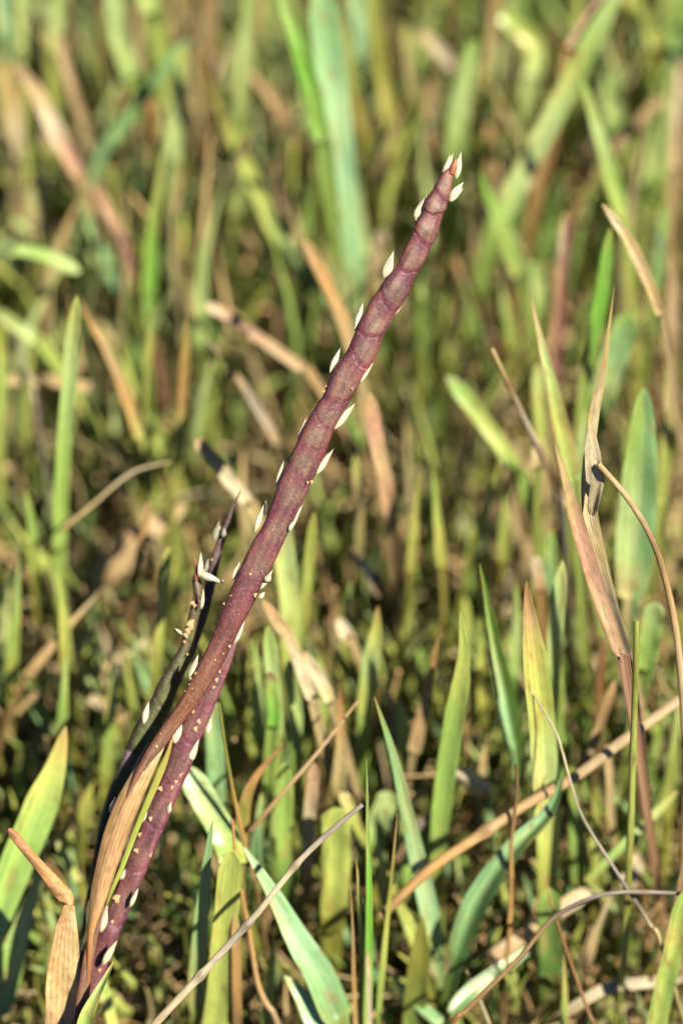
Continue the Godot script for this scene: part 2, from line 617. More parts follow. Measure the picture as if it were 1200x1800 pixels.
# ---------------------------------------------------------------- the scene
func _ready() -> void:
	ahead = Vector3(0, -sin(PITCH), -cos(PITCH))
	lift = Vector3(0, cos(PITCH), -sin(PITCH))
	eye = Vector3(0, AIM_H, 0) - ahead * FOCUS
	var lens := CameraAttributesPhysical.new()
	lens.frustum_focal_length = FOCUS * 24.0 / (FRAME_H)    # a 24 mm tall sensor sees FRAME_H at FOCUS
	lens.frustum_focus_distance = FOCUS
	lens.frustum_near = .02
	lens.frustum_far = 200.0
	lens.exposure_aperture = lens.frustum_focal_length / 11.5
	var cam := Camera3D.new()
	cam.name = "camera"
	cam.attributes = lens
	add_child(cam)
	cam.look_at_from_position(eye, eye + ahead, Vector3.UP)
	cam.current = true
	var sky_m := ProceduralSkyMaterial.new()
	sky_m.sky_top_color = Color(.30, .43, .66)
	sky_m.sky_horizon_color = Color(.68, .72, .76)
	sky_m.sky_curve = .14
	sky_m.ground_bottom_color = Color(.10, .09, .06)
	sky_m.ground_horizon_color = Color(.28, .27, .20)
	sky_m.sky_energy_multiplier = .6
	var sky := Sky.new()
	sky.sky_material = sky_m
	var env := Environment.new()
	env.background_mode = Environment.BG_SKY
	env.sky = sky
	env.tonemap_mode = Environment.TONE_MAPPER_LINEAR
	env.tonemap_exposure = 2.4
	env.sdfgi_enabled = true
	env.ssao_enabled = true
	env.ssil_enabled = true
	var we := WorldEnvironment.new()
	we.name = "surroundings"
	we.environment = env
	add_child(we)
	var sun := DirectionalLight3D.new()
	sun.name = "sun"
	sun.light_energy = 1.6
	sun.light_color = Color(1.0, .955, .87)
	sun.light_angular_distance = .5
	sun.shadow_enabled = true
	add_child(sun)
	var to_sun := Vector3.RIGHT * .50 + lift * .27 - ahead * .82
	sun.look_at_from_position(Vector3.ZERO, -to_sun, Vector3.UP)

	fine.seed = 11
	fine.frequency = .03
	fine.fractal_octaves = 3
	coarse.seed = 5
	coarse.frequency = .012
	coarse.fractal_octaves = 3
	rng.seed = 20

	var veins := streaks(128, 512, 12.0, .07, .08, 3)
	var fibres := streaks(128, 512, 15.0, .12, .16, 8)
	M.leaf = material(.37, veins, Color(.35, .5, .16), .55)
	M.leaf.albedo_color = Color(1.1, 1.1, 1.1)
	M.dry = material(.62, fibres, Color(.22, .17, .09), .4)
	M.stalk = material(.5, fibres, Color(.0, .0, .0), .45)
	M.spike = material(.5, null, Color.BLACK, .4)
	M.spike.albedo_color = Color(.84, .80, .83)
	M.seed = material(.5, null, Color(.26, .24, .16))
	M.grey_seed = material(.5, null, Color.BLACK)
	M.grey_seed.albedo_color = Color(.72, .75, .78)
	M.dark_seed = material(.6, null, Color.BLACK)
	M.dark_seed.albedo_color = Color(.35, .34, .38)
	M.scar = material(.7, null, Color.BLACK, .3)
	M.turf = material(.5, null, Color(.3, .42, .14))
	M.thatch = material(.7, null, Color(.15, .12, .06), .3)
	M.soil = material(.95, null, Color.BLACK, .2)
	M.scar_mesh = scar_shape()
	for i in 4: seeds.append(seed_mesh(i))

	# the setting
	var g := build("ground", ground_mesh(), M.soil, self)
	tag(g, "dark brown soil showing in the gaps between the grass", "", "", "structure")

	build_spikes()
	build_left_leaves()
	rng.seed = 71
	build_upper_left()
	build_upper_right()
	build_lower_left()
	build_lower_right()
	build_between()

	# the turf in between
	turf("green_grass", "upright green grass filling the gaps of the turf", 0, 2600, ["green", "yellow", "pale_green", "pale_green", "yellow"], .026, .062, .22, M.turf, 101)
	turf("green_grass", "arching green grass filling the gaps of the turf", 1, 2000, ["green", "yellow", "green", "yellow", "pale_green"], .024, .060, .32, M.turf, 102)
	turf("green_grass", "clipped green grass with blunt ends deep in the turf", 2, 400, ["green", "yellow", "pale_green", "straw"], .016, .040, .25, M.turf, 103)
	turf("green_grass", "fine upright grass standing close together between the wider leaves", 1, 2200, ["yellow", "olive", "yellow", "pale_green", "straw", "green"], .030, .064, .2, M.turf, 112, false, .5)
	turf("green_grass", "tall fine grass rising through the turf behind the spike", 0, 8000, ["yellow", "green", "pale_green", "straw", "yellow", "straw", "pale_green"], .036, .070, .24, M.turf, 113, false, .45, false, .5)
	turf("green_grass", "slim green grass standing among the nearest leaves", 0, 650, ["green", "yellow", "bluegreen", "yellow", "pale_green", "olive"], .018, .044, .2, M.turf, 109, false, .6, true)
	turf("dry_grass", "pale dry grass standing in the turf", 1, 2600, ["straw", "pale", "buff", "tan", "straw", "yellow"], .024, .060, .28, M.thatch, 108, false, .8)
	turf("dry_grass", "thin dry grass stems standing in the turf", 3, 5200, ["tan", "straw", "straw", "yellow", "olive", "buff", "yellow"], .024, .066, .35, M.thatch, 104)
	turf("dry_grass", "thin dry stems standing among the nearest leaves", 3, 420, ["tan", "olive", "straw", "buff", "brown", "yellow"], .012, .042, .35, M.thatch, 110, false, .8, true)
	turf("thatch", "curved dry thatch lying on the soil", 4, 12000, ["tan", "buff", "straw", "straw", "straw", "tan", "pale"], .022, .060, 1.2, M.thatch, 105, true, 1.2)
	turf("thatch", "dead twisted leaf litter lying on the soil", 5, 2600, ["tan", "buff", "straw", "olive", "buff", "tan"], .012, .034, 1.2, M.thatch, 106, true)
	turf("thatch", "fine tangled stems lying between the nearest grass", 4, 900, ["tan", "brown", "straw", "olive", "buff", "tan"], .012, .034, 1.2, M.thatch, 107, true, .7, true)

func mark_on(root: Node3D, keys: Array, dz0: float, dz1: float, flat: float, list: Array) -> void:
	var y0: float = keys[0][1]
	var y1: float = keys[-1][1]
	for i in range(0, list.size(), 3):
		var x: float = list[i]
		var y: float = list[i + 1]
		var j := 0
		while j < keys.size() - 2 and keys[j + 1][1] < y: j += 1
		var f: float = (y - keys[j][1]) / (keys[j + 1][1] - keys[j][1])
		var c: float = lerpf(keys[j][0], keys[j + 1][0], f)
		var w: float = lerpf(keys[j][2], keys[j + 1][2], f)
		var u := clampf((x - c) / (w * .56), -.97, .97)
		var dz := lerpf(dz0, dz1, (y - y0) / (y1 - y0))
		scar(root, x, y, list[i + 2], dz - span(w, dz) * .5 * flat * sqrt(1.0 - u * u) - .00005)

func build_spikes() -> void:
	var purple := Color(.145, .049, .055)
	# the long purple spike across the middle
	var keys := [[797, 292, 10], [788, 307, 21], [780, 325, 29], [773, 343, 37], [766, 358, 40], [757, 383, 41], [747, 408, 45], [735, 435, 43], [721, 462, 42], [709, 484, 44], [696, 505, 49], [678, 533, 53], [663, 560, 51], [648, 590, 53], [632, 627, 54], [606, 667, 54], [587, 708, 51], [566, 741, 51], [548, 783, 56], [519, 847, 57], [500, 893, 53], [484, 929, 51], [465, 967, 54], [444, 1007, 53], [427, 1047, 52], [408, 1087, 47], [388, 1133, 43], [359, 1187, 40], [328, 1240, 32], [289, 1293, 26], [258, 1340, 23], [231, 1400, 21], [206, 1480, 20], [184, 1560, 19], [165, 1640, 20], [150, 1720, 22], [141, 1790, 24], [134, 1860, 26], [130, 1960, 26]]
	var zb := .006
	var foot := at(130, 1960, zb)
	var root := base("grass_spike", foot)
	tag(root, "long purple grass spike leaning right across the middle, in sharp focus", "grass spike", "spikes of the grass")
	var tones := []
	for i in 19:
		var y := lerpf(292, 1960, i / 18.0)
		var c := purple
		if y < 330: c = Color(.24, .085, .06)
		elif y > 1215: c = Color(.19, .085, .035)
		elif y > 1120: c = Color(.13, .048, .04)
		tones.append(c)
	build("axis", spike_axis(keys, -.0005, zb, {"n": 1150, "k": 44, "nodes": [345, 374, 424, 476, 534, 588, 632, 705, 742, 785, 832, 893, 955, 1020], "amp": .115, "amp_low": .012, "fade": 930.0, "tint": tones, "green": .75, "turn": .25}, foot), M.spike, root)
	# the orange stub at the very tip
	var stub := [at(793, 305, -.0006), at(797, 293, -.0008), at(801, 279, -.0009)]
	build("tip_stub", stem_mesh(stub, [span(13, 0), span(12, 0), span(4, 0)], [Color(.30, .11, .05), Color(.42, .19, .09)], {"n": 14, "sides": 12}, foot), M.spike, root)
	var sp := [[779, 308, 796, 269, 15], [801, 314, 810, 266, 14], [789, 353, 815, 320, 17], [727, 384, 745, 344, 15], [743, 447, 759, 416, 9], [673, 489, 690, 439, 19], [690, 557, 719, 509, 13], [621, 582, 638, 531, 13], [577, 657, 598, 611, 13], [629, 676, 662, 627, 18], [591, 754, 626, 708, 15], [522, 773, 537, 733, 9], [561, 832, 588, 787, 12], [483, 855, 498, 809, 9], [445, 935, 467, 879, 10], [509, 933, 533, 886, 13], [459, 1036, 482, 1000, 11], [406, 1020, 421, 986, 9], [410, 1134, 433, 1089, 17], [329, 1192, 348, 1149, 14]]
	for i in sp.size():
		var q: Array = sp[i]
		var side := 3.0 if i in [3, 5, 7, 8, 11, 13, 14, 17, 19] else -4.5
		if i < 3: side = 0.0
		var deep := lerpf(-.0005, zb, (q[1] - 292.0) / 1668.0)
		spikelet(root, q[0] + side, q[1], q[2] + side * .3, q[3], q[4] * .92, deep + (.0002 if i < 3 else .0004 if side < 0.0 else .0003), .0004)
	spikelet(root, 466, 1022, 476, 1008, 12, .0022)
	spikelet(root, 466, 905, 469, 878, 5, .0018, .0003, M.dark_seed)
	spikelet(root, 743, 357, 747, 340, 6, .0002, .0002, M.dark_seed)
	mark_on(root, keys, -.0005, zb, .55, [570, 688, 8, 574, 679, 4, 541, 848, 7, 548, 847, 8, 440, 1009, 5, 461, 1004, 4, 405, 1047, 5, 409, 1047, 6, 394, 1061, 4, 406, 1061, 5, 449, 1046, 8, 411, 1074, 3, 392, 1021, 3, 346, 1184, 9, 336, 1193, 6, 334, 1203, 7, 339, 1210, 3, 393, 1149, 5, 404, 1136, 6, 379, 1160, 4, 326, 1215, 3, 731, 385, 4, 759, 343, 5, 667, 522, 4, 599, 664, 4, 619, 683, 4, 556, 755, 3, 561, 748, 3, 480, 931, 3, 420, 1080, 3, 380, 1111, 3, 437, 985, 3, 283, 1290, 4, 276, 1312, 6, 284, 1289, 3])
	# husk edges of the hollows on the right side
	for q in [[466, 1040, 456, 1052, 8], [516, 916, 508, 933, 7]]:
		spikelet(root, q[2], q[3], q[0], q[1], q[4], .0014, .0001, M.scar)

	# the second purple spike, half behind the first
	var k2 := [[416, 1122, 10], [398, 1152, 26], [378, 1195, 36], [354, 1250, 40], [331, 1300, 42], [310, 1355, 45], [287, 1410, 44], [262, 1470, 43], [238, 1530, 42], [215, 1585, 40], [193, 1640, 38], [171, 1700, 38], [152, 1760, 36], [138, 1820, 36], [128, 1900, 34], [122, 1990, 34]]
	var f2 := at(122, 1990, .009)
	var r2 := base("grass_spike", f2)
	tag(r2, "paler purple spike with tan scars, lower left, right behind the long spike", "grass spike", "spikes of the grass")
	build("axis", spike_axis(k2, .0045, .009, {"n": 600, "k": 36, "nodes": [1180, 1240, 1300, 1375, 1450, 1530, 1620], "amp": .06, "amp_low": .03, "tint": [Color(.19, .075, .085), Color(.17, .065, .075), Color(.16, .06, .065), Color(.13, .055, .045)], "mid": Color(.19, .12, .085), "green": .55, "turn": -.2, "seed": 37.0}, f2), M.spike, r2)
	for q in [[305, 1340, 314, 1300, 0], [307, 1306, 319, 1262, 17], [327, 1344, 350, 1298, 15], [177, 1638, 189, 1588, 13], [181, 1696, 207, 1652, 12], [229, 1594, 244, 1560, 9], [250, 1445, 260, 1418, 8], [211, 1546, 221, 1528, 12], [296, 1430, 301, 1408, 8], [364, 1290, 372, 1260, 9]]:
		if q[4] > 0: spikelet(r2, q[0], q[1], q[2], q[3], q[4], .0054, .0006)
	mark_on(r2, k2, .0045, .009, .55, [338, 1247, 9, 386, 1180, 8, 381, 1195, 7, 376, 1208, 7, 282, 1386, 9, 265, 1439, 10, 246, 1467, 8, 240, 1495, 9, 216, 1535, 8, 206, 1579, 13, 264, 1501, 9, 318, 1361, 9, 310, 1374, 7, 303, 1384, 6, 297, 1424, 7, 281, 1452, 5, 198, 1620, 6, 176, 1705, 7, 350, 1268, 12, 344, 1281, 10, 343, 1240, 5, 225, 1590, 5])
	# the shaded spikes behind
	var k3 := [[340, 1012, 4], [345, 1020, 15], [349, 1042, 19], [343, 1075, 21], [335, 1108, 23], [326, 1145, 27], [303, 1190, 38], [281, 1240, 45], [256, 1290, 48], [232, 1340, 45], [207, 1395, 39], [186, 1460, 32], [170, 1540, 26], [155, 1620, 22], [146, 1700, 20], [140, 1800, 20], [136, 1900, 20], [134, 2010, 20]]
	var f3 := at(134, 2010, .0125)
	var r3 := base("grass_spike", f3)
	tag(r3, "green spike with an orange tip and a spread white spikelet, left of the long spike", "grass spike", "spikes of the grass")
	build("axis", spike_axis(k3, .0066, .0125, {"n": 520, "k": 32, "nodes": [1052, 1092, 1130, 1180, 1240, 1320], "amp": .07, "amp_low": .03, "tint": [Color(.12, .06, .045), Color(.10, .10, .035), Color(.06, .09, .028), Color(.03, .05, .018), Color(.022, .034, .014), Color(.02, .022, .012), Color(.02, .02, .012), Color(.02, .02, .012)], "mid": Color(.12, .17, .045), "edge": Color(.06, .04, .03), "green": .5, "turn": .55, "flat": .7, "seed": 91.0}, f3), M.spike, r3)  # lower tints darkened to paint in the shadow of the long spike
	build("tip_stub", stem_mesh([at(344, 1020, .0058), at(345, 1004, .0057), at(342, 981, .0056)], [span(9, .005), span(7, .005), span(2, .005)], [Color(.15, .05, .03), Color(.34, .15, .06)], {"n": 12, "sides": 10}, f3), M.spike, r3)
	for q in [[351, 1013, 353, 970, 10], [351, 1008, 396, 1025, 13], [354, 1070, 358, 1033, 6], [320, 1115, 307, 1104, 5], [352, 1010, 361, 1000, 6], [253, 1272, 262, 1232, 12], [195, 1428, 202, 1401, 9]]:
		spikelet(r3, q[0], q[1], q[2], q[3], q[4], .0054, .0005)
	mark_on(r3, k3, .0062, .011, .7, [339, 1060, 10, 336, 1097, 15, 331, 1108, 13, 327, 1116, 10, 343, 1065, 6, 330, 1150, 4, 325, 1128, 5])
	var k4 := [[423, 862, 2], [417, 876, 4], [409, 893, 6], [402, 912, 10], [393, 938, 13], [383, 966, 17], [375, 1000, 19], [366, 1040, 21], [353, 1080, 27], [336, 1130, 28], [314, 1180, 28], [288, 1240, 28], [258, 1300, 28], [226, 1370, 26], [196, 1450, 24], [174, 1540, 20], [158, 1640, 18], [146, 1760, 18], [140, 1880, 18], [138, 2020, 18]]
	var f4 := at(138, 2020, .0125)
	var r4 := base("grass_spike", f4)
	tag(r4, "dark thin spike with a sharp tip, in the shadow left of the long spike", "grass spike", "spikes of the grass")
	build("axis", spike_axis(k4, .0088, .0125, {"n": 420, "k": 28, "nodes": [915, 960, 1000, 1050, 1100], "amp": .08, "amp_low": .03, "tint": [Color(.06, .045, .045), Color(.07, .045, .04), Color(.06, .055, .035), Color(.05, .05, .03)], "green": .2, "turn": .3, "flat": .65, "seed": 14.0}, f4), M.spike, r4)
	for q in [[376, 952, 386, 914, 10], [392, 944, 394, 926, 9], [361, 1006, 366, 980, 7], [288, 1200, 294, 1180, 8]]:
		spikelet(r4, q[0], q[1], q[2], q[3], q[4], .0082, .0004, M.grey_seed)
	mark_on(r4, k4, .0088, .0125, .65, [374, 984, 7, 386, 928, 5])

func free_leaf(called: String, part: String, pts: Array, ws: Array, cols: Array, o: Dictionary, parent: Node3D, m: Material) -> void:
	build(part, leaf_mesh(pts, ws, cols, o, parent.position), m, parent)

func build_left_leaves() -> void:
	# the tan sheath wrapped against the spikes, with its green margin
	var z := .0035
	var foot := at(150, 1840, .006)
	var root := base("leaf_sheath", foot)
	tag(root, "tan dried leaf sheath with a yellow-green margin between the two purple spikes", "leaf sheath")
	var pts := []
	var ws := []
	for q in [[146, 1840, 9], [152, 1760, 10], [156, 1690, 10], [158, 1645, 13], [163, 1618, 17], [173, 1575, 31], [186, 1525, 38], [203, 1470, 43], [225, 1412, 43], [249, 1362, 35], [271, 1330, 21], [290, 1306, 3]]:
		pts.append(at(q[0], q[1], z if q[1] < 1600 else lerpf(z, .006, (q[1] - 1600) / 240.0)))
		ws.append(span(q[2], z))
	var bt := Color(.36, .215, .10)
	free_leaf("leaf_sheath", "sheath_blade", pts, ws, [Color(.20, .08, .04), Color(.24, .10, .04), Color(.33, .16, .06), bt, bt, bt, Color(.40, .30, .15), Color(.46, .42, .25)], {"n": 90, "fold": -.3, "cup": -.25, "turn": -.15, "thick": .00035, "wavy": .02}, root, M.dry)
	pts = []
	ws = []
	for q in [[188, 1592, 4], [200, 1560, 7], [216, 1522, 9], [239, 1462, 10], [263, 1404, 12], [285, 1352, 13], [297, 1320, 8], [302, 1300, 2]]:
		pts.append(at(q[0], q[1], z + .0004))
		ws.append(span(q[2], z))
	free_leaf("leaf_sheath", "green_margin", pts, ws, [Color(.09, .11, .02), Color(.17, .22, .035), Color(.19, .24, .04), Color(.22, .20, .04), Color(.32, .15, .05)], {"n": 60, "fold": -.3, "turn": .35}, root, M.leaf)
	pts = []
	ws = []
	for q in [[176, 1520, 2], [184, 1485, 3], [198, 1440, 4], [214, 1398, 5], [232, 1358, 5], [248, 1328, 4], [262, 1305, 2]]:
		pts.append(at(q[0], q[1], z + .0018))
		ws.append(span(q[2], z))
	free_leaf("leaf_sheath", "lit_edge_strip", pts, ws, [Color(.25, .22, .17), Color(.42, .38, .30), Color(.36, .33, .28)], {"n": 40, "fold": .2, "turn": .5, "thick": .0001}, root, M.dry)  # pale strip added to stand for the sunlit edge of the shaded spike

	# the snapped dry leaf in the bottom left corner
	var f2 := at(112, 1990, .012)
	var r2 := base("dry_leaf", f2)
	tag(r2, "tan dried leaf snapped at its joint in the bottom left corner", "dry leaf")
	pts = []
	ws = []
	for q in [[112, 1990, 48], [112, 1900, 60], [112, 1800, 66], [112, 1740, 64], [113, 1690, 56], [116, 1640, 42], [120, 1608, 27], [122, 1590, 18]]:
		pts.append(at(q[0], q[1], lerpf(.004, .012, maxf(0.0, (q[1] - 1590) / 400.0))))
		ws.append(span(q[2], .005))
	free_leaf("", "lower_blade", pts, ws, [Color(.32, .21, .10), Color(.40, .27, .14), Color(.42, .26, .12), Color(.38, .21, .09)], {"n": 70, "fold": .18, "cup": .1, "turn": .1, "thick": .0004, "right": Color(.40, .30, .17), "wavy": .12}, r2, M.dry)
	pts = []
	ws = []
	for q in [[123, 1598, 15], [121, 1584, 24], [114, 1573, 29], [103, 1560, 28], [86, 1540, 22], [62, 1511, 18], [36, 1480, 18], [22, 1463, 15], [15, 1458, 5]]:
		pts.append(at(q[0], q[1], .004 - (1590 - q[1]) * .00002))
		ws.append(span(q[2], .004))
	free_leaf("", "upper_blade", pts, ws, [Color(.40, .26, .12), Color(.42, .25, .11), Color(.40, .21, .09), Color(.34, .17, .08), Color(.24, .12, .06)], {"n": 60, "fold": -.25, "cup": -.3, "wavy": .25, "turn": .2, "thick": .0005}, r2, M.dry)

func build_upper_left() -> void:
	leafy("wide pale blue-green blade rising to the top edge left of the spike tip", "bluegreen>paleblue>paleblue>bluegreen>bluegreen", 64, [612, 500, 600, 330, 588, 200, 572, 60, 560, -40], 24, {"rib": "pale_green", "shape": "strap", "fold": .2, "turn": .2, "k": .7})
	leafy("bright green blade leaning left against the wide pale blue-green blade", "green>bright>pale_green", 38, [572, 270, 548, 160, 520, 60, 490, -50], 42, {"shape": "strap", "turn": -.2})
	leafy("yellow-green blade slanting from upper left down to the dark hollow, brown tip", "green>yellow>yellow>olive>rust", 36, [528, 490, 480, 392, 430, 285, 385, 190, 342, 92], 20, {"shape": "spear", "k": .6, "fold": .2})
	leafy("dull blue-green blade slanting up right near the upper left corner", "bluegreen>darkgreen>bluegreen", 27, [180, 268, 230, 200, 280, 135, 330, 70], 30, {"shape": "strap", "k": .4})
	dead("pink and cream dried blade slanting near the left edge, upper part", "pink>pink>pale>tan>brown", 38, [148, 330, 120, 270, 90, 215, 62, 160, 22, 105], 34, {"shape": "lens", "k": .3, "twist": .6})
	dead("maroon withered stem below the pink and cream dried blade", "maroon>maroon>pink>rust", 22, [242, 490, 220, 430, 195, 380, 165, 320], 30, {"shape": "strap", "k": .3, "edge": PAL.straw})
	dead("orange-tan bent blade beside the pink and cream dried blade", "straw>tan>buff>tan", 19, [155, 245, 135, 180, 112, 100, 104, 60], 30, {"shape": "strap", "k": .5})
	dead("pale straw blade standing at the left edge, upper part", "straw>pale>tan>straw", 42, [28, 290, 24, 200, 14, 110], 26, {"shape": "blunt"})
	leafy("teal blade in the very top left corner", "bluegreen>paleblue", 26, [16, 85, 8, 20, 0, -50], 36, {"shape": "strap"})
	leafy("yellow-green blade standing right of the maroon withered stem", "green>bright>yellow>pale_green", 30, [262, 560, 264, 450, 278, 330, 305, 180], 26, {"shape": "spear"})
	leafy("pale green blunt blade standing behind the crossing dull blue-green blade", "pale_green>pale_green>yellow", 30, [305, 300, 312, 190, 322, 85], 30, {"shape": "blunt"})
	leafy("light green blade lying nearly level at the left edge", "pale_green>green>pale_green", 30, [10, 440, 70, 448, 140, 480], 36, {"shape": "strap", "k": 0.0, "turn": -.5})
	leafy("tall straight green blade standing at the left, below the level blade", "green>green>pale_green>yellow", 30, [104, 975, 112, 800, 124, 640, 136, 520], 22, {"shape": "strap", "k": .9})
	dead("orange-brown blade leaning left whose foot turns green", "yellow>orange>tan>orange>brown", 26, [255, 790, 225, 700, 195, 630, 165, 575, 138, 520], 28, {"shape": "spear", "k": .5})
	dead("straw piece lying level at the left edge near the middle", "straw>tan>straw>straw", 23, [165, 683, 110, 672, 60, 668, -10, 668], 26, {"shape": "strap", "k": 0.0, "free": true})
	dead("pinkish dry blade stub with a white end pointing up left at mid height", "tan>buff>pink>pale", 23, [552, 665, 500, 625, 450, 590, 405, 558, 362, 535], 34, {"shape": "blunt", "k": .1})
	dead("greyish dry blade below the pinkish stub with the white end", "tan>grey>brown>grey", 19, [500, 800, 445, 705, 400, 640, 352, 585], 30, {"shape": "spear", "k": .3})
	dead("short straw blade pointing up left towards the middle of the long spike", "straw>pale>straw>tan", 26, [450, 900, 412, 855, 380, 815, 345, 772], 34, {"shape": "blunt", "k": .3})
	dead("orange-tan pointed blade left of the upper spike, below the yellow-green one", "straw>tan>orange>tan", 26, [640, 690, 605, 570, 575, 500, 535, 422], 34, {"shape": "blunt", "k": .5})
	leafy("olive stem-like blade standing left of centre above the broad tan leaf", "olive>yellow>orange>olive", 21, [300, 890, 315, 790, 322, 690, 328, 560], 24, {"shape": "strap"})
	stalk("thin curving straw stalk crossing the left side above the broad tan leaf", "tan>straw>pale>straw", 9, [112, 928, 160, 890, 205, 850, 245, 825, 300, 812], 30, {"k": .2, "free": true})
	dead("broad tan blurred leaf slanting up right at the left side", "brown>tan>tan>buff>straw", 56, [150, 1040, 205, 985, 260, 932, 328, 888], 12, {"shape": "lens", "k": .1, "fold": .1})
	leafy("teal blade fragment behind the maroon withered stem", "bluegreen>bluegreen>darkgreen", 26, [215, 520, 180, 440, 148, 370, 140, 320], 22, {"shape": "spear"})
	dead("dark maroon tip leaning right near the left edge, upper part", "olive>maroon>maroon", 16, [10, 400, 45, 340, 72, 296], 26, {"shape": "spear", "k": .3})
	leafy("pale yellow-green broad blade standing below the dark maroon tip", "yellow>straw>pale_green", 42, [72, 450, 68, 390, 62, 325], 22, {"shape": "blunt"})
	dead("rust brown drooping blade at the top edge right of the yellow-green one", "brown>tan>brown>grey", 24, [540, 275, 490, 190, 440, 130, 390, 80], 26, {"shape": "spear", "k": .2, "twist": 2.0})
	leafy("light green blade at the top edge, a third from the left", "green>pale_green>pale_green", 40, [240, 150, 212, 70, 196, -30], 34, {"shape": "strap"})
	leafy("bright green blunt end hanging at the top edge, left of centre", "green>pale_green", 44, [275, 40, 262, -5, 250, -60], 40, {"shape": "strap"})
	dead("orange upright blade at the top edge left of the bright green one", "brown>orange>orange", 24, [440, 110, 448, 40, 456, -40], 30, {"shape": "strap"})
	dead("brown upright blade at the top edge between two green ones", "brown>tan>brown", 28, [365, 120, 370, 40, 378, -40], 28, {"shape": "strap"})
	leafy("green blade at the top edge beside the orange upright blade", "green>pale_green>green", 26, [420, 250, 425, 150, 436, 40, 440, -40], 26, {"shape": "strap"})
	dead("orange stub standing under the dull blue-green slanting blade", "brown>orange>orange", 22, [272, 270, 268, 220, 262, 175], 26, {"shape": "blunt"})
	leafy("yellow-green blade at the top edge near the left corner", "yellow>pale_green>yellow", 30, [95, 110, 102, 40, 112, -40], 32, {"shape": "strap"})
	leafy("soft green broad blade at the top edge near the left corner", "pale_green>pale_green>green", 40, [48, 100, 46, 30, 44, -40], 30, {"shape": "strap"})
	leafy("narrow olive blade standing between the yellow-green blade and the hollow", "olive>yellow>olive", 18, [330, 480, 322, 400, 318, 300], 22, {"shape": "spear"})
	leafy("small blue-green blade curl below the orange stub", "darkgreen>bluegreen>bluegreen", 26, [235, 350, 240, 290, 232, 210], 22, {"shape": "lens"})
	leafy("green blade standing straight at the left of the pinkish dry stub", "green>pale_green>green", 26, [352, 620, 350, 520, 355, 420], 22, {"shape": "spear"})
	dead("tan blade standing left of the hollow under the yellow-green one", "tan>buff>tan", 22, [316, 460, 312, 380, 322, 300], 22, {"shape": "strap"})
	leafy("yellow-green stem leaning right from the orange-brown blade", "olive>yellow>yellow", 22, [240, 810, 250, 700, 262, 600, 270, 560], 24, {"shape": "spear"})
	leafy("thin green blade at the left edge, beside the level straw piece", "yellow>green>olive", 20, [0, 800, 4, 660, 2, 560], 24, {"shape": "strap"})
	leafy("green blade lying slanted at the left edge above the straw piece", "green>pale_green>olive", 26, [80, 610, 40, 580, -10, 545], 28, {"shape": "strap", "k": .0})
	stalk("fine white dry stalk bending down at the left edge", "grey>pale>grey", 8, [65, 730, 52, 660, 30, 600], 30, {"k": .4})
	leafy("short yellow-green blade at the left edge, lower middle", "olive>yellow>green", 26, [120, 1200, 112, 1080, 104, 1000], 18, {"shape": "spear"})
	leafy("slender green blade left of the broad tan leaf, foot in the thatch", "olive>green>yellow", 22, [60, 1020, 56, 920, 44, 860], 18, {"shape": "spear"})
	leafy("yellow-green upright blade standing under the broad tan leaf", "olive>yellow>yellow", 20, [272, 1210, 282, 1080, 296, 960], 20, {"shape": "strap"})
	leafy("green blade standing at far left below the tan leaf", "olive>green>pale_green", 26, [110, 1330, 112, 1240, 116, 1150], 14, {"shape": "spear"})
	dead("buff broken blade leaning right at the left edge, lower middle", "brown>tan>buff", 22, [40, 1200, 80, 1150, 130, 1090, 175, 1040], 20, {"shape": "spear", "k": .1})
	dead("orange-brown thin blade standing left of the green spike", "brown>orange>tan", 14, [235, 1020, 250, 950, 262, 880], 24, {"shape": "strap"})

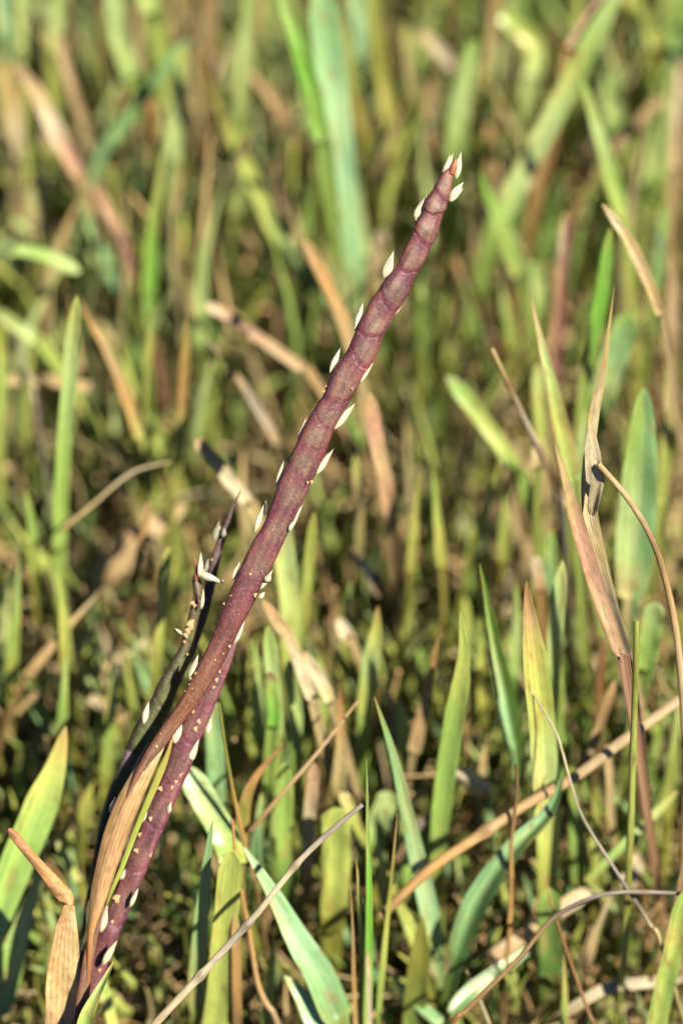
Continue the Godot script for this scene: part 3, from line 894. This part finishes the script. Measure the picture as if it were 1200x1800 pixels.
func build_upper_right() -> void:
	leafy("long light green blade slanting from the upper right corner down left", "green>pale_green>pale_green>green>pale_green", 46, [872, 400, 915, 310, 965, 215, 1020, 110, 1095, -30], 30, {"shape": "strap", "k": .6, "rib": "pale_green"})
	dead("pinkish dead tip folded over the long light green blade", "orange>buff>pink>buff", 40, [998, 112, 1015, 70, 1045, 30, 1070, -10], 46, {"shape": "blunt", "k": .3})
	leafy("green blade leaning left, hanging over the pale-tipped straw at the right", "green>green>pale_green>green>olive", 34, [1098, 400, 1075, 310, 1050, 230, 1030, 165, 1008, 92], 36, {"shape": "spear", "k": .6})
	leafy("green blade leaning left just right of the spike tip", "green>green>bright", 32, [918, 500, 890, 420, 862, 355, 842, 300], 28, {"shape": "spear", "k": .7})
	leafy("long olive blade standing behind the spike tip", "olive>yellow>olive>yellow", 34, [710, 330, 690, 220, 668, 100, 650, -40], 24, {"shape": "strap"})
	leafy("thin olive blade beside the wide pale blue-green blade", "olive>olive>yellow", 22, [668, 340, 640, 230, 612, 110, 600, 30], 22, {"shape": "strap"})
	dead("pale-tipped straw blade pointing up left at the right side", "buff>tan>buff>straw>pale>tan", 22, [1170, 580, 1150, 525, 1125, 465, 1100, 415, 1080, 388, 1058, 358], 48, {"shape": "lens", "k": .4, "fold": .4})
	dead("pink blade with a straw top standing right of the upper spike", "pink>pink>pink>pale>straw", 27, [974, 660, 978, 590, 986, 500, 992, 430, 994, 370], 26, {"shape": "strap", "right": Color(.25, .10, .085)})
	leafy("green blade with a red left edge, pointed, right of the pink blade's foot", "green>yellow>pale_green>pink", 34, [1010, 870, 990, 770, 970, 680, 950, 600, 933, 525], 40, {"shape": "spear", "edge": Color(.22, .07, .06), "k": .6})
	dead("twisted straw-coloured dead blade curling up at the right side", "buff>pale>straw>pale>pale>tan>straw", 34, [1112, 1190, 1075, 1080, 1048, 970, 1032, 860, 1040, 750, 1060, 640, 1078, 505], 38, {"shape": "spear", "k": .6, "twist": 1.6, "fold": .35, "n": 50})
	dead("cream strand parting from the twisted straw-coloured dead blade", "straw>pale>pale>straw>tan", 24, [1040, 905, 1050, 850, 1044, 790, 1036, 740, 1046, 680], 58, {"shape": "spear", "k": .6, "twist": 1.0, "fold": .35, "free": true})
	dead("red-veined dry blade running beside the twisted dead one", "pink>buff>pink>pink>straw>buff", 28, [1100, 1180, 1060, 1070, 1025, 960, 1000, 870, 975, 780], 46, {"shape": "leaf", "k": .6, "twist": .2, "fold": .2, "edge": Color(.2, .07, .06)})
	stalk("thin grey-brown stalk rising left of the green blade with the red edge", "darkgrey>brown>grey>brown>straw", 14, [985, 900, 965, 830, 925, 745, 895, 680, 863, 612], 38, {"k": .6, "joints": [.45, .8]})
	dead("cream dry bud on the thin grey-brown stalk", "yellow>straw>pale", 26, [945, 840, 944, 815, 940, 782], 36, {"shape": "lens", "k": .5})
	leafy("broad green blade behind the twisted dead blade", "green>pale_green>bluegreen>green", 56, [1045, 740, 1065, 670, 1085, 610, 1105, 550], 30, {"shape": "blunt", "k": .8})
	leafy("straight green blade standing left of the twisted dead blade", "green>green>bright>green", 27, [1020, 800, 1030, 670, 1055, 530, 1072, 400], 28, {"shape": "strap", "k": .8})
	leafy("large pointed green leaf hanging at the right side, shade painted into its right half", "straw>pale_green>pale_green>green>green", 74, [1108, 1068, 1112, 1000, 1118, 920, 1124, 840, 1128, 760, 1130, 680], 25, {"worn": .1, "shape": "petal", "fold": .12, "turn": .0, "k": .7, "rib": "straw", "right": Color(.15, .27, .11), "neck": .2, "low": "buff", "n": 40})  # right half coloured darker to stand for the shaded side of the fold
	dead("wide tan dead blade at the right edge, upper part", "buff>buff>pale>tan", 34, [1186, 310, 1192, 200, 1200, 100], 30, {"shape": "strap"})
	leafy("dark green blade slanting down right of the middle of the spike", "green>green>green", 32, [915, 840, 870, 770, 830, 715, 785, 660], 28, {"shape": "strap", "k": .4})
	dead("pinkish tan stem standing right of the spike's middle", "tan>pink>buff>pink>tan", 30, [690, 925, 678, 850, 660, 770, 648, 690], 30, {"shape": "strap", "twist": 1.0})
	dead("red stub of a blade right of the upper spike", "rust>pink>rust", 22, [838, 535, 822, 500, 800, 450], 22, {"shape": "blunt"})
	dead("pale pinkish blunt blade behind the upper spike", "tan>buff>pale", 26, [655, 520, 662, 460, 672, 405], 22, {"shape": "blunt"})
	dead("orange upright blade right of the spike tip", "tan>orange>orange", 22, [858, 320, 868, 240, 886, 160], 24, {"shape": "spear"})
	leafy("pale green blade standing right above the spike tip", "green>pale_green>green", 42, [800, 300, 806, 210, 822, 130, 836, 70], 30, {"shape": "strap"})
	dead("orange-tan upright blade at the top edge right of centre", "olive>straw>orange", 22, [850, 170, 862, 80, 876, -40], 34, {"shape": "strap"})
	leafy("olive blade slanting at the top edge near the right corner", "olive>yellow>olive", 36, [1160, 100, 1130, 40, 1100, -30], 30, {"shape": "strap", "k": .5})
	dead("pinkish broken blade lying above the spike tip at the top edge", "tan>pale>buff", 30, [812, 130, 775, 90, 735, 55], 30, {"shape": "lens", "k": .0})
	leafy("blue-green blade at the top edge above the thin olive blade", "bluegreen>paleblue>bluegreen", 34, [636, 120, 632, 40, 620, -40], 30, {"shape": "strap"})
	leafy("green elbow-bent blade at the top edge, right of centre", "pale_green>yellow>green", 36, [930, 150, 940, 85, 900, 40, 860, 10], 30, {"shape": "strap", "k": .4})
	leafy("blunt light green blade right of the top of the orange upright", "green>pale_green", 44, [1072, 220, 1075, 170, 1080, 110], 22, {"shape": "blunt"})
	leafy("pale green short blade near the right edge, upper part", "green>pale_green>green", 34, [1140, 330, 1146, 260, 1150, 190], 24, {"shape": "spear"})
	leafy("bright green short blade behind the long leaning blade", "green>pale_green", 40, [1075, 260, 1080, 220, 1078, 185], 26, {"shape": "blunt"})
	dead("brown stem lying slanted near the right edge, upper part", "tan>brown>tan", 22, [1070, 270, 1110, 230, 1180, 150], 30, {"shape": "strap", "k": .0})
	leafy("green blade standing at the right edge beside the tan dead one", "green>pale_green>yellow", 26, [1172, 320, 1176, 220, 1180, 130], 24, {"shape": "strap"})
	dead("tan broad blade standing at the right edge, middle height", "tan>buff>buff>tan", 36, [1178, 640, 1182, 540, 1176, 440], 28, {"shape": "spear"})
	leafy("green narrow blade right of the pale-tipped straw", "green>bluegreen>green", 24, [1150, 520, 1162, 430, 1168, 360], 26, {"shape": "strap"})
	leafy("yellow-green stem standing at the right edge, beside the large pointed leaf", "yellow>yellow>straw>yellow", 22, [1160, 900, 1168, 800, 1176, 700, 1180, 620], 24, {"shape": "strap"})
	leafy("pale green blade standing left of the pink blade", "green>pale_green>green", 30, [948, 560, 945, 500, 940, 460], 22, {"shape": "blunt"})
	leafy("yellow-green dry-edged blade behind the thin grey-brown stalk", "straw>yellow>pale_green", 28, [960, 820, 950, 740, 944, 640], 26, {"shape": "strap"})
	leafy("olive blade leaning right at the middle of the right half", "olive>yellow>olive", 22, [830, 960, 858, 880, 880, 800], 24, {"shape": "spear"})
	leafy("slender green blade under the spike tip, behind", "olive>green>pale_green", 28, [740, 620, 742, 540, 740, 470], 20, {"shape": "spear"})
	leafy("green blade leaning left below the pale green one near the spike tip", "olive>green>pale_green", 28, [905, 620, 892, 560, 880, 500], 20, {"shape": "spear"})
	dead("straw blade standing behind the green one leaning left near the tip", "brown>straw>buff", 26, [838, 470, 842, 410, 850, 350], 20, {"shape": "blunt"})
	dead("orange-tan blade above the long spike's tip, standing", "tan>buff>orange", 24, [760, 260, 756, 190, 760, 130], 26, {"shape": "spear"})
	leafy("yellow blade standing left of the orange-tan one above the tip", "yellow>straw>yellow", 22, [728, 200, 720, 120, 712, 40], 28, {"shape": "strap"})
	dead("tan thin blade at the top edge left of the olive blade", "tan>buff>tan", 20, [620, 160, 606, 90, 596, 60], 30, {"shape": "spear"})
	leafy("green blade at the right edge in the top corner", "bluegreen>green>green", 30, [1186, 110, 1192, 30, 1198, -40], 32, {"shape": "strap"})
	leafy("light green blade deep behind the twisted dead blade", "green>pale_green>pale_green", 40, [1008, 900, 1020, 800, 1030, 720], 26, {"shape": "spear"})

func build_lower_left() -> void:
	leafy("large green leaf with an orange tip at the left, out of focus", "green>green>green>yellow>orange", 62, [-20, 1660, 25, 1530, 65, 1435, 95, 1360, 116, 1276], 1, {"dz": .020, "worn": .3, "shape": "leaf", "k": .2, "fold": .2, "rib": "pale_green"})
	leafy("green leaf at the left edge below the large leaf with the orange tip", "darkgreen>green>pale_green>yellow", 56, [-10, 1790, 20, 1690, 45, 1610, 80, 1500], 1, {"dz": .024, "shape": "spear", "k": .3})
	leafy("bent light green leaf whose end points up left behind the purple spikes", "yellow>green>pale_green>paleblue", 48, [412, 1522, 398, 1478, 368, 1420, 322, 1345], 22, {"worn": .1, "shape": "strap", "k": -.2, "n": 36, "fold": .1, "free": true})
	leafy("bright yellow-green upright stem of the bent light green leaf", "yellow>yellow>yellow>yellow", 44, [372, 1830, 385, 1740, 394, 1640, 408, 1495], 3, {"worn": .1, "shape": "blunt", "k": .9, "fold": .2})
	leafy("narrow blue-green blade standing behind the second purple spike", "bluegreen>bluegreen>bluegreen", 34, [380, 1420, 378, 1320, 372, 1225], 16, {"shape": "strap"})
	leafy("broad blue-green leaf slanting down right behind the pale straw stalk", "darkgreen>bluegreen>paleblue>bluegreen>paleblue", 60, [600, 1810, 560, 1720, 515, 1640, 475, 1565, 428, 1488], 10, {"worn": .2, "shape": "spear", "k": .3, "rib": "bluegreen", "fold": .3, "turn": .2})
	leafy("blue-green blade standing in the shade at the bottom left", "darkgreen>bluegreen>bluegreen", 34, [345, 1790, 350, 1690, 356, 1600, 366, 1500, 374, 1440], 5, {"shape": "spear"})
	stalk("pale pinkish dry stalk crossing the bottom, slanting up right, in focus", "buff>pale>grey>pale>grey>grey", 15, [262, 1812, 330, 1738, 395, 1668, 455, 1602, 520, 1520, 580, 1462, 637, 1414], 12, {"dz": .001, "k": 0.0, "joints": [.22, .44, .66], "tip": .6, "free": true, "n": 90, "rough": .2})
	leafy("curled olive blade with an orange end, left of the bottom centre", "yellow>olive>orange>rust", 26, [424, 1500, 430, 1420, 450, 1365, 500, 1305], 20, {"shape": "spear", "k": .5, "edge": Color(.28, .12, .06)})
	stalk("thin olive-orange stalk between the second spike and the curled blade", "brown>orange>olive>olive", 9, [450, 1560, 420, 1440, 400, 1340, 385, 1235], 18, {"k": .7})
	stalk("thin orange stalk winding down at the bottom, left of centre", "buff>tan>orange>orange>orange", 10, [482, 1785, 455, 1735, 438, 1640, 418, 1530, 408, 1440], 9, {"k": .5})
	leafy("light green upright blade behind the pinkish bent straw", "green>pale_green>pale_green>green", 26, [488, 1320, 484, 1240, 478, 1170, 470, 1100], 20, {"shape": "strap"})
	leafy("pale green upright blade next to the light green one at the centre", "green>pale_green>yellow", 26, [522, 1330, 518, 1240, 508, 1160], 18, {"shape": "strap"})
	dead("bent straw blade slanting down right of the long spike", "straw>pale>straw>tan>pink", 22, [555, 1250, 530, 1180, 512, 1130, 490, 1095, 462, 1055], 28, {"shape": "strap", "k": .3})
	dead("pale straw piece leaning left next to the bent straw blade", "straw>pale>straw", 25, [588, 1248, 562, 1195, 534, 1145], 26, {"shape": "lens", "k": .3})
	stalk("thin tan stalk slanting up right at the bottom centre", "brown>tan>buff>tan", 10, [440, 1460, 500, 1390, 560, 1320, 630, 1230], 24, {"k": .2, "free": true})
	leafy("pale yellow-green wide blade behind the lower part of the long spike", "yellow>pale_green>straw", 40, [512, 1150, 508, 1050, 498, 940, 494, 880], 22, {"shape": "strap"})
	leafy("narrow yellow-green blade right of the pale wide one", "olive>yellow>olive", 20, [528, 1140, 540, 1020, 552, 900], 22, {"shape": "strap"})
	dead("orange dry blade standing at the bottom left of centre", "brown>orange>tan", 16, [418, 1810, 416, 1720, 414, 1600], 6, {"shape": "strap"})
	leafy("blue-green leaf tip slanting down at the bottom edge, left of centre", "paleblue>paleblue>pale_green", 46, [595, 1870, 555, 1795, 525, 1745, 500, 1715], 7, {"shape": "spear", "k": .2, "fold": .1})
	leafy("short yellow-green blade at the bottom edge right of the second spike", "yellow>yellow>green", 20, [205, 1830, 192, 1775, 178, 1725], 4, {"shape": "strap", "k": .3})
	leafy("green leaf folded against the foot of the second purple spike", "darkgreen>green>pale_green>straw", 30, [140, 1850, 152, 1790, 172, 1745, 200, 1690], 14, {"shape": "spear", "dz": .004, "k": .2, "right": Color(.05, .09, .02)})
	leafy("thin olive blade crossing the shade under the large green leaf", "olive>yellow>olive", 15, [145, 1560, 122, 1520, 100, 1478], 10, {"shape": "strap", "k": .3})
	dead("buff blurred scrap lying in the thatch at the left", "tan>buff>pale", 24, [222, 1262, 190, 1245, 158, 1225], 12, {"shape": "blunt", "k": -.5, "free": true})
	leafy("broad yellow-green blunt blade standing left of the bottom centre", "olive>yellow>yellow>yellow", 52, [585, 1620, 590, 1540, 592, 1470, 588, 1420], 8, {"shape": "blunt", "fold": .1})
	dead("orange-tan blade standing just left of the centre, lower part", "olive>straw>orange>rust", 28, [592, 1420, 598, 1340, 598, 1260, 596, 1210], 16, {"shape": "spear"})
	dead("pale straw blade standing behind the broad blue-green leaf", "tan>pale>buff>pink", 24, [540, 1540, 542, 1460, 548, 1390, 552, 1340], 10, {"shape": "strap"})
	leafy("blue-green upright blade behind the curled olive blade", "darkgreen>bluegreen>pale_green", 26, [448, 1560, 452, 1470, 460, 1390], 8, {"shape": "spear"})
	leafy("dark green blade behind the pale straw stalk, bottom centre", "darkgreen>green>green", 34, [505, 1560, 500, 1450, 500, 1340], 8, {"shape": "strap"})
	leafy("light green small blade deep between the straws, centre", "green>pale_green>green", 24, [480, 1480, 474, 1420, 466, 1370], 8, {"shape": "spear"})
	dead("brown stem standing behind the second purple spike", "brown>brown>tan", 12, [428, 1250, 430, 1140, 436, 1080], 18, {"shape": "strap"})
	leafy("yellow-green leaf piece crossing behind the thin orange stalk", "olive>yellow>straw", 24, [640, 1500, 620, 1440, 600, 1390], 12, {"shape": "strap", "k": .4})
	dead("grey straw piece lying in the dark hollow right of the spike", "brown>grey>brown", 18, [668, 1050, 645, 1005, 616, 960], 22, {"shape": "lens", "k": -.4, "free": true})
	dead("cream dry floret hanging right of the bent straw blade", "straw>pale>pale", 28, [620, 1130, 606, 1110, 594, 1086], 22, {"shape": "lens", "k": .2})
	leafy("green blade with a dark red tip standing behind the centre straws", "green>bright>green>maroon", 24, [478, 1290, 482, 1260, 478, 1210, 474, 1180], 24, {"shape": "strap"})

func build_lower_right() -> void:
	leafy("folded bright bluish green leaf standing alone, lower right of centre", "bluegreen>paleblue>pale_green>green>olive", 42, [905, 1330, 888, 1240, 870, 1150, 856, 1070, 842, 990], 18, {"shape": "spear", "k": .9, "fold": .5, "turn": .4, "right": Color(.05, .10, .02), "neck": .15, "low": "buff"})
	leafy("broad yellow-green leaf with an orange withered tip, right of centre", "olive>yellow>pale_green>yellow>yellow>tan>rust", 50, [962, 1590, 962, 1480, 956, 1360, 948, 1250, 938, 1150, 930, 1085, 924, 1020], 8, {"worn": .2, "shape": "leaf", "fold": .25, "turn": .15, "rib": "pale_green", "n": 40, "k": .9})
	leafy("green blade standing close behind the broad leaf with the orange tip", "green>green>pale_green>pale_green", 30, [978, 1320, 976, 1220, 976, 1110, 988, 985], 17, {"shape": "strap"})
	stalk("long brown stalk slanting across the lower right", "brown>orange>tan>tan>buff>buff", 19, [668, 1612, 750, 1532, 840, 1470, 930, 1410, 1010, 1365, 1100, 1298, 1215, 1215], 17, {"dz": .014, "k": -.05, "joints": [.36], "tip": 1.0, "free": true, "n": 70})
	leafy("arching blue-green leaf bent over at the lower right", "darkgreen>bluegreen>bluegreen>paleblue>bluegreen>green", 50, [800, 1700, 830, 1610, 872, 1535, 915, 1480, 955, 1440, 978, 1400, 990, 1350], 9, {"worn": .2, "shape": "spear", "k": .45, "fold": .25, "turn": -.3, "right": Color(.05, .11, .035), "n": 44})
	stalk("fine grey thread-like stalk curving down at the lower right", "straw>darkgrey>grey>grey>pale>pale>grey", 9, [1160, 1655, 1120, 1590, 1065, 1505, 1020, 1430, 995, 1350, 975, 1285, 936, 1220], 16, {"dz": .012, "k": .15, "tip": .35, "n": 80, "twist": 3.0})
	stalk("dark grey stalk arching right to the edge at the bottom right", "rust>brown>brown>darkgrey>grey>darkgrey", 10, [790, 1805, 850, 1745, 920, 1675, 970, 1615, 1050, 1575, 1130, 1568, 1215, 1572], 13, {"dz": .008, "k": -.1, "tip": .7, "joints": [.86], "n": 80})
	stalk("thin rusty orange needle rising at the bottom right", "brown>rust>rust>orange", 7, [1045, 1810, 1012, 1720, 985, 1640, 968, 1585, 952, 1528], 10, {"k": .3, "tip": .3})
	stalk("pale thin needle standing at the bottom edge, right of centre", "straw>pale>tan", 6, [864, 1812, 842, 1755, 818, 1704], 9, {"k": .2, "tip": .3})
	leafy("bright green blade entering from the right bottom corner", "yellow>green>yellow>green", 36, [1150, 1820, 1168, 1730, 1188, 1650, 1206, 1560], 8, {"shape": "strap", "k": .7, "rib": "yellow"})
	stalk("long pinkish brown stalk curving down along the right edge", "tan>buff>tan>brown>buff>tan", 14, [1205, 1330, 1196, 1190, 1180, 1070, 1150, 960, 1105, 880, 1050, 815], 34, {"k": .5, "tip": .7})
	leafy("long green blade standing right of the centre, its top lit", "darkgreen>green>green>yellow>green", 38, [768, 1560, 772, 1460, 782, 1370, 796, 1280, 810, 1200, 814, 1140, 808, 1075], 8, {"shape": "leaf"})
	leafy("light green blade with a dark pink tip at the lower centre", "green>yellow>pale_green>yellow>maroon", 34, [640, 1280, 644, 1220, 652, 1160, 660, 1110, 664, 1065], 18, {"shape": "leaf"})
	dead("golden dry blade leaning right at the lower centre", "straw>tan>tan>orange>brown", 26, [724, 1335, 738, 1270, 755, 1190, 776, 1095], 18, {"shape": "spear", "k": .7, "neck": .2})
	leafy("narrow blue-green blade leaning left at the lower centre", "bluegreen>paleblue>bluegreen>bluegreen>green", 36, [768, 1660, 745, 1560, 718, 1440, 692, 1330, 658, 1225], 7, {"shape": "spear", "k": .8, "fold": .3})
	dead("cream seed husk caught on the thin straw right of the centre", "buff>pale>pale>pale", 40, [858, 1392, 832, 1374, 796, 1356], 18, {"shape": "lens", "k": 0.0, "fold": -.5, "cup": -.4, "free": true, "thick": .0012})
	stalk("thin straw lying level behind the cream seed husk", "brown>tan>straw", 8, [700, 1365, 760, 1362, 840, 1352], 16, {"k": 0.0, "free": true})
	leafy("slender vivid green blade standing at the bottom centre, in focus", "yellow>bright>bright>green>green", 15, [644, 1830, 648, 1700, 648, 1560, 646, 1440, 644, 1335], 6, {"shape": "spear", "k": .7})
	leafy("thin olive-green blade beside the slender vivid green one", "green>yellow>olive>tan", 11, [664, 1790, 676, 1660, 688, 1540, 698, 1430], 7, {"shape": "spear", "k": .7})
	dead("thin tan blade left of the slender vivid green one", "straw>orange>tan>brown", 8, [626, 1830, 622, 1730, 620, 1640, 616, 1560], 7, {"shape": "spear", "k": .6})
	leafy("olive blade standing left of the slender vivid green one", "yellow>olive>yellow>tan", 13, [634, 1830, 636, 1700, 632, 1590, 626, 1510], 5, {"shape": "spear", "k": .7})
	dead("white dead blade at the foot of the slender vivid green one", "pale>pale>straw", 9, [650, 1830, 648, 1740, 646, 1670], 8, {"shape": "strap", "k": .6})
	stalk("thin upright brown stalk crossing the arching blue-green leaf", "orange>orange>brown>brown", 10, [894, 1640, 898, 1560, 898, 1480, 908, 1390, 906, 1345], 13, {"k": .6})
	stalk("yellow-green upright stalk right of the fine grey thread", "yellow>olive>yellow>yellow>olive>yellow", 14, [1094, 1700, 1102, 1560, 1108, 1430, 1112, 1300, 1116, 1190, 1117, 1090], 10, {"k": .8, "joints": [.3, .62], "tip": .7})
	dead("thick pale straw piece lying slanted at the bottom right", "tan>buff>buff>pale", 30, [860, 1690, 920, 1645, 980, 1600, 1045, 1560], 6, {"shape": "strap", "k": -.6, "free": true, "twist": .8})
	dead("white-grey litter blade lying along the bottom right edge", "tan>pale>grey>pale>grey", 22, [985, 1790, 1060, 1740, 1120, 1728, 1215, 1718], 6, {"shape": "strap", "k": -.6, "free": true, "twist": 1.4})
	dead("dark grey curled blade end standing right of the bottom centre", "brown>darkgrey>grey>brown", 19, [690, 1525, 722, 1475, 752, 1432, 778, 1405], 12, {"shape": "spear", "k": .3, "fold": .8})
	leafy("teal blade lying low under the dark grey arching stalk", "darkgreen>bluegreen>bluegreen>darkgreen", 30, [790, 1780, 850, 1725, 920, 1675, 990, 1625], 4, {"shape": "spear", "k": -.5, "free": true})
	leafy("small teal blade lying low at the bottom centre", "bluegreen>bluegreen>darkgreen", 22, [775, 1800, 720, 1750, 665, 1690], 4, {"shape": "spear", "k": -.5, "free": true})
	leafy("olive leaf leaning left behind the thin olive-green blade", "olive>yellow>olive>yellow", 26, [745, 1690, 720, 1630, 695, 1575, 682, 1530], 6, {"shape": "spear", "k": .4})
	leafy("short oval green blade right of the large pointed leaf's stem", "green>green>pale_green", 40, [1128, 1190, 1140, 1130, 1152, 1060], 24, {"shape": "blunt", "neck": .3})
	leafy("green strip slanting up right at the lower right edge", "olive>green>pale_green>olive", 15, [1030, 1550, 1085, 1495, 1130, 1450, 1190, 1390], 14, {"shape": "strap", "k": .0, "free": true})
	dead("brown bent stalk leaning right behind the long brown stalk", "brown>tan>brown>tan", 18, [1015, 1370, 1040, 1310, 1062, 1250, 1080, 1195], 18, {"shape": "strap", "k": .4})
	dead("buff husk end standing left of the broad leaf with the orange tip", "orange>buff>pale", 22, [952, 1050, 946, 1015, 940, 978], 26, {"shape": "blunt"})
	leafy("thin blue-green blade behind the withered orange tip", "bluegreen>bluegreen>green", 18, [960, 1060, 966, 1000, 968, 930], 20, {"shape": "strap"})
	stalk("thin red-brown stalk at the right edge above the corner blade", "brown>pink>tan", 8, [1150, 1700, 1180, 1610, 1205, 1490], 9, {"k": .4})
	dead("pale bent husk by the yellow-green stalk, lower right", "tan>pale>pale>buff", 34, [1095, 1570, 1112, 1530, 1120, 1500], 8, {"shape": "lens", "k": .0, "free": true})
	dead("tan straw standing at the right edge below the large pointed leaf", "brown>buff>straw", 20, [1128, 1300, 1122, 1240, 1112, 1190], 18, {"shape": "strap"})
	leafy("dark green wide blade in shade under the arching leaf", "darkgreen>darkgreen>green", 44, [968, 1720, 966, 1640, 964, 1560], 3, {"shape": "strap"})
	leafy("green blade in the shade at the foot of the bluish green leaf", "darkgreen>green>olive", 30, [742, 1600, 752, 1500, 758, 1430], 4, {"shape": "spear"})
	dead("tan thin blade standing between the golden and the green one", "brown>tan>buff", 14, [700, 1330, 690, 1260, 676, 1200], 14, {"shape": "strap", "k": .4})
	dead("reddish brown stem standing below the red-veined dry blade", "brown>rust>brown", 16, [1050, 1300, 1054, 1200, 1062, 1120], 16, {"shape": "strap"})
	leafy("yellow stem in the deep shade left of the yellow-green stalk", "olive>yellow>olive", 15, [1045, 1560, 1046, 1470, 1048, 1380], 6, {"shape": "strap"})
	dead("short orange piece lying between the bottom blades", "brown>orange>tan", 16, [1030, 1500, 1016, 1450, 1004, 1420], 8, {"shape": "spear", "k": .2})
	leafy("yellow-tipped green blade at the bottom edge, right of centre", "green>yellow>tan", 16, [984, 1830, 992, 1760, 990, 1680], 4, {"shape": "spear", "k": .6})

func build_between() -> void:
	leafy("thin olive blade standing alone right of the pinkish tan stem", "olive>yellow>olive", 20, [720, 1020, 728, 920, 738, 825], 22, {"shape": "spear"})
	leafy("yellow-green blade in the hollow left of the dark green slanting one", "olive>yellow>green", 22, [778, 1010, 768, 910, 760, 820], 22, {"shape": "spear"})
	leafy("pale yellow stem-like blade close to the middle of the long spike, right", "olive>straw>yellow", 18, [632, 980, 630, 880, 624, 800], 20, {"shape": "strap"})
	leafy("long green blade standing below the lower end of the broad tan leaf", "olive>green>pale_green", 26, [185, 1380, 196, 1270, 206, 1165], 10, {"shape": "spear"})
	leafy("light green blunt leaf behind the narrow blue-green blade", "green>pale_green>pale_green", 42, [660, 1490, 668, 1440, 686, 1392], 8, {"shape": "blunt"})
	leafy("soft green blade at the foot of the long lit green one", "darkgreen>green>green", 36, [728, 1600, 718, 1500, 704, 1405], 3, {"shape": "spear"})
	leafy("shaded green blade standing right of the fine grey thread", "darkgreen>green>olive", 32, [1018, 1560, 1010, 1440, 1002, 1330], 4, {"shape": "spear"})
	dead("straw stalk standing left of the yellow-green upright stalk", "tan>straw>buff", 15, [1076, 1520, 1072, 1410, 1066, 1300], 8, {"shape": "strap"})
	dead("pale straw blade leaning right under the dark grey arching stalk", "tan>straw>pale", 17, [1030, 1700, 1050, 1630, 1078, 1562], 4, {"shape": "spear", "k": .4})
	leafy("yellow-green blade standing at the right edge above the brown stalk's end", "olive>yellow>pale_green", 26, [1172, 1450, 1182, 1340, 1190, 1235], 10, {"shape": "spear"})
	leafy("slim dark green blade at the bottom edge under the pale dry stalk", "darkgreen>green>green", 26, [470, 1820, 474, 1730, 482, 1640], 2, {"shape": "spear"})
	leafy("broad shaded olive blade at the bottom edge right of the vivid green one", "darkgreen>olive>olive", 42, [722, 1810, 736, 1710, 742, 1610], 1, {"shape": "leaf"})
	leafy("yellow-green blade between the shaded spikes and the large left leaf", "olive>yellow>green", 24, [146, 1460, 158, 1360, 172, 1262], 8, {"shape": "spear"})
	leafy("slender green blade at the left edge over the thatch", "olive>green>pale_green", 24, [18, 1200, 28, 1090, 34, 985], 14, {"shape": "spear"})
	dead("thin brown straw slanting through the thatch at the left edge", "brown>tan>buff", 11, [10, 1275, 90, 1190, 168, 1105], 10, {"shape": "strap", "k": 0.0, "free": true})
	dead("pale straw lying low under the broad tan leaf", "tan>straw>pale", 15, [110, 1250, 185, 1175, 262, 1125], 8, {"shape": "strap", "k": 0.0, "free": true})
	leafy("green blade left of the bent straw blade", "green>pale_green>green", 28, [456, 1310, 452, 1210, 448, 1125], 14, {"shape": "spear"})
	leafy("yellow-green blade rising deep behind the cream dry floret", "olive>yellow>pale_green", 28, [604, 1200, 608, 1110, 616, 1020], 14, {"shape": "spear"})
	leafy("olive blade standing under the end of the dark green slanting one", "olive>yellow>olive", 24, [884, 1000, 886, 910, 892, 830], 20, {"shape": "spear"})
	leafy("pale green blade behind the left edge of the broad leaf with the orange tip", "green>pale_green>yellow", 26, [902, 1200, 908, 1110, 905, 1020], 14, {"shape": "spear"})
	leafy("yellow-green blade deep between the folded bluish leaf and the lit green one", "olive>yellow>green", 26, [850, 1260, 846, 1170, 838, 1085], 10, {"shape": "spear"})
	leafy("green blade standing in the gap below the centre of the long spike", "olive>green>yellow", 24, [566, 1330, 570, 1230, 560, 1140], 10, {"shape": "spear"})
	leafy("soft green blade standing behind the thin straw lying level", "darkgreen>green>pale_green", 34, [716, 1400, 712, 1310, 700, 1225], 8, {"shape": "leaf"})
	dead("tan straw standing between the lit green blade and the cream husk", "brown>tan>straw", 14, [838, 1480, 842, 1400, 852, 1310], 8, {"shape": "strap", "k": .5})
	leafy("bright yellow-green blade low behind the slender vivid green one", "olive>yellow>pale_green", 30, [680, 1620, 672, 1540, 664, 1470], 5, {"shape": "spear"})
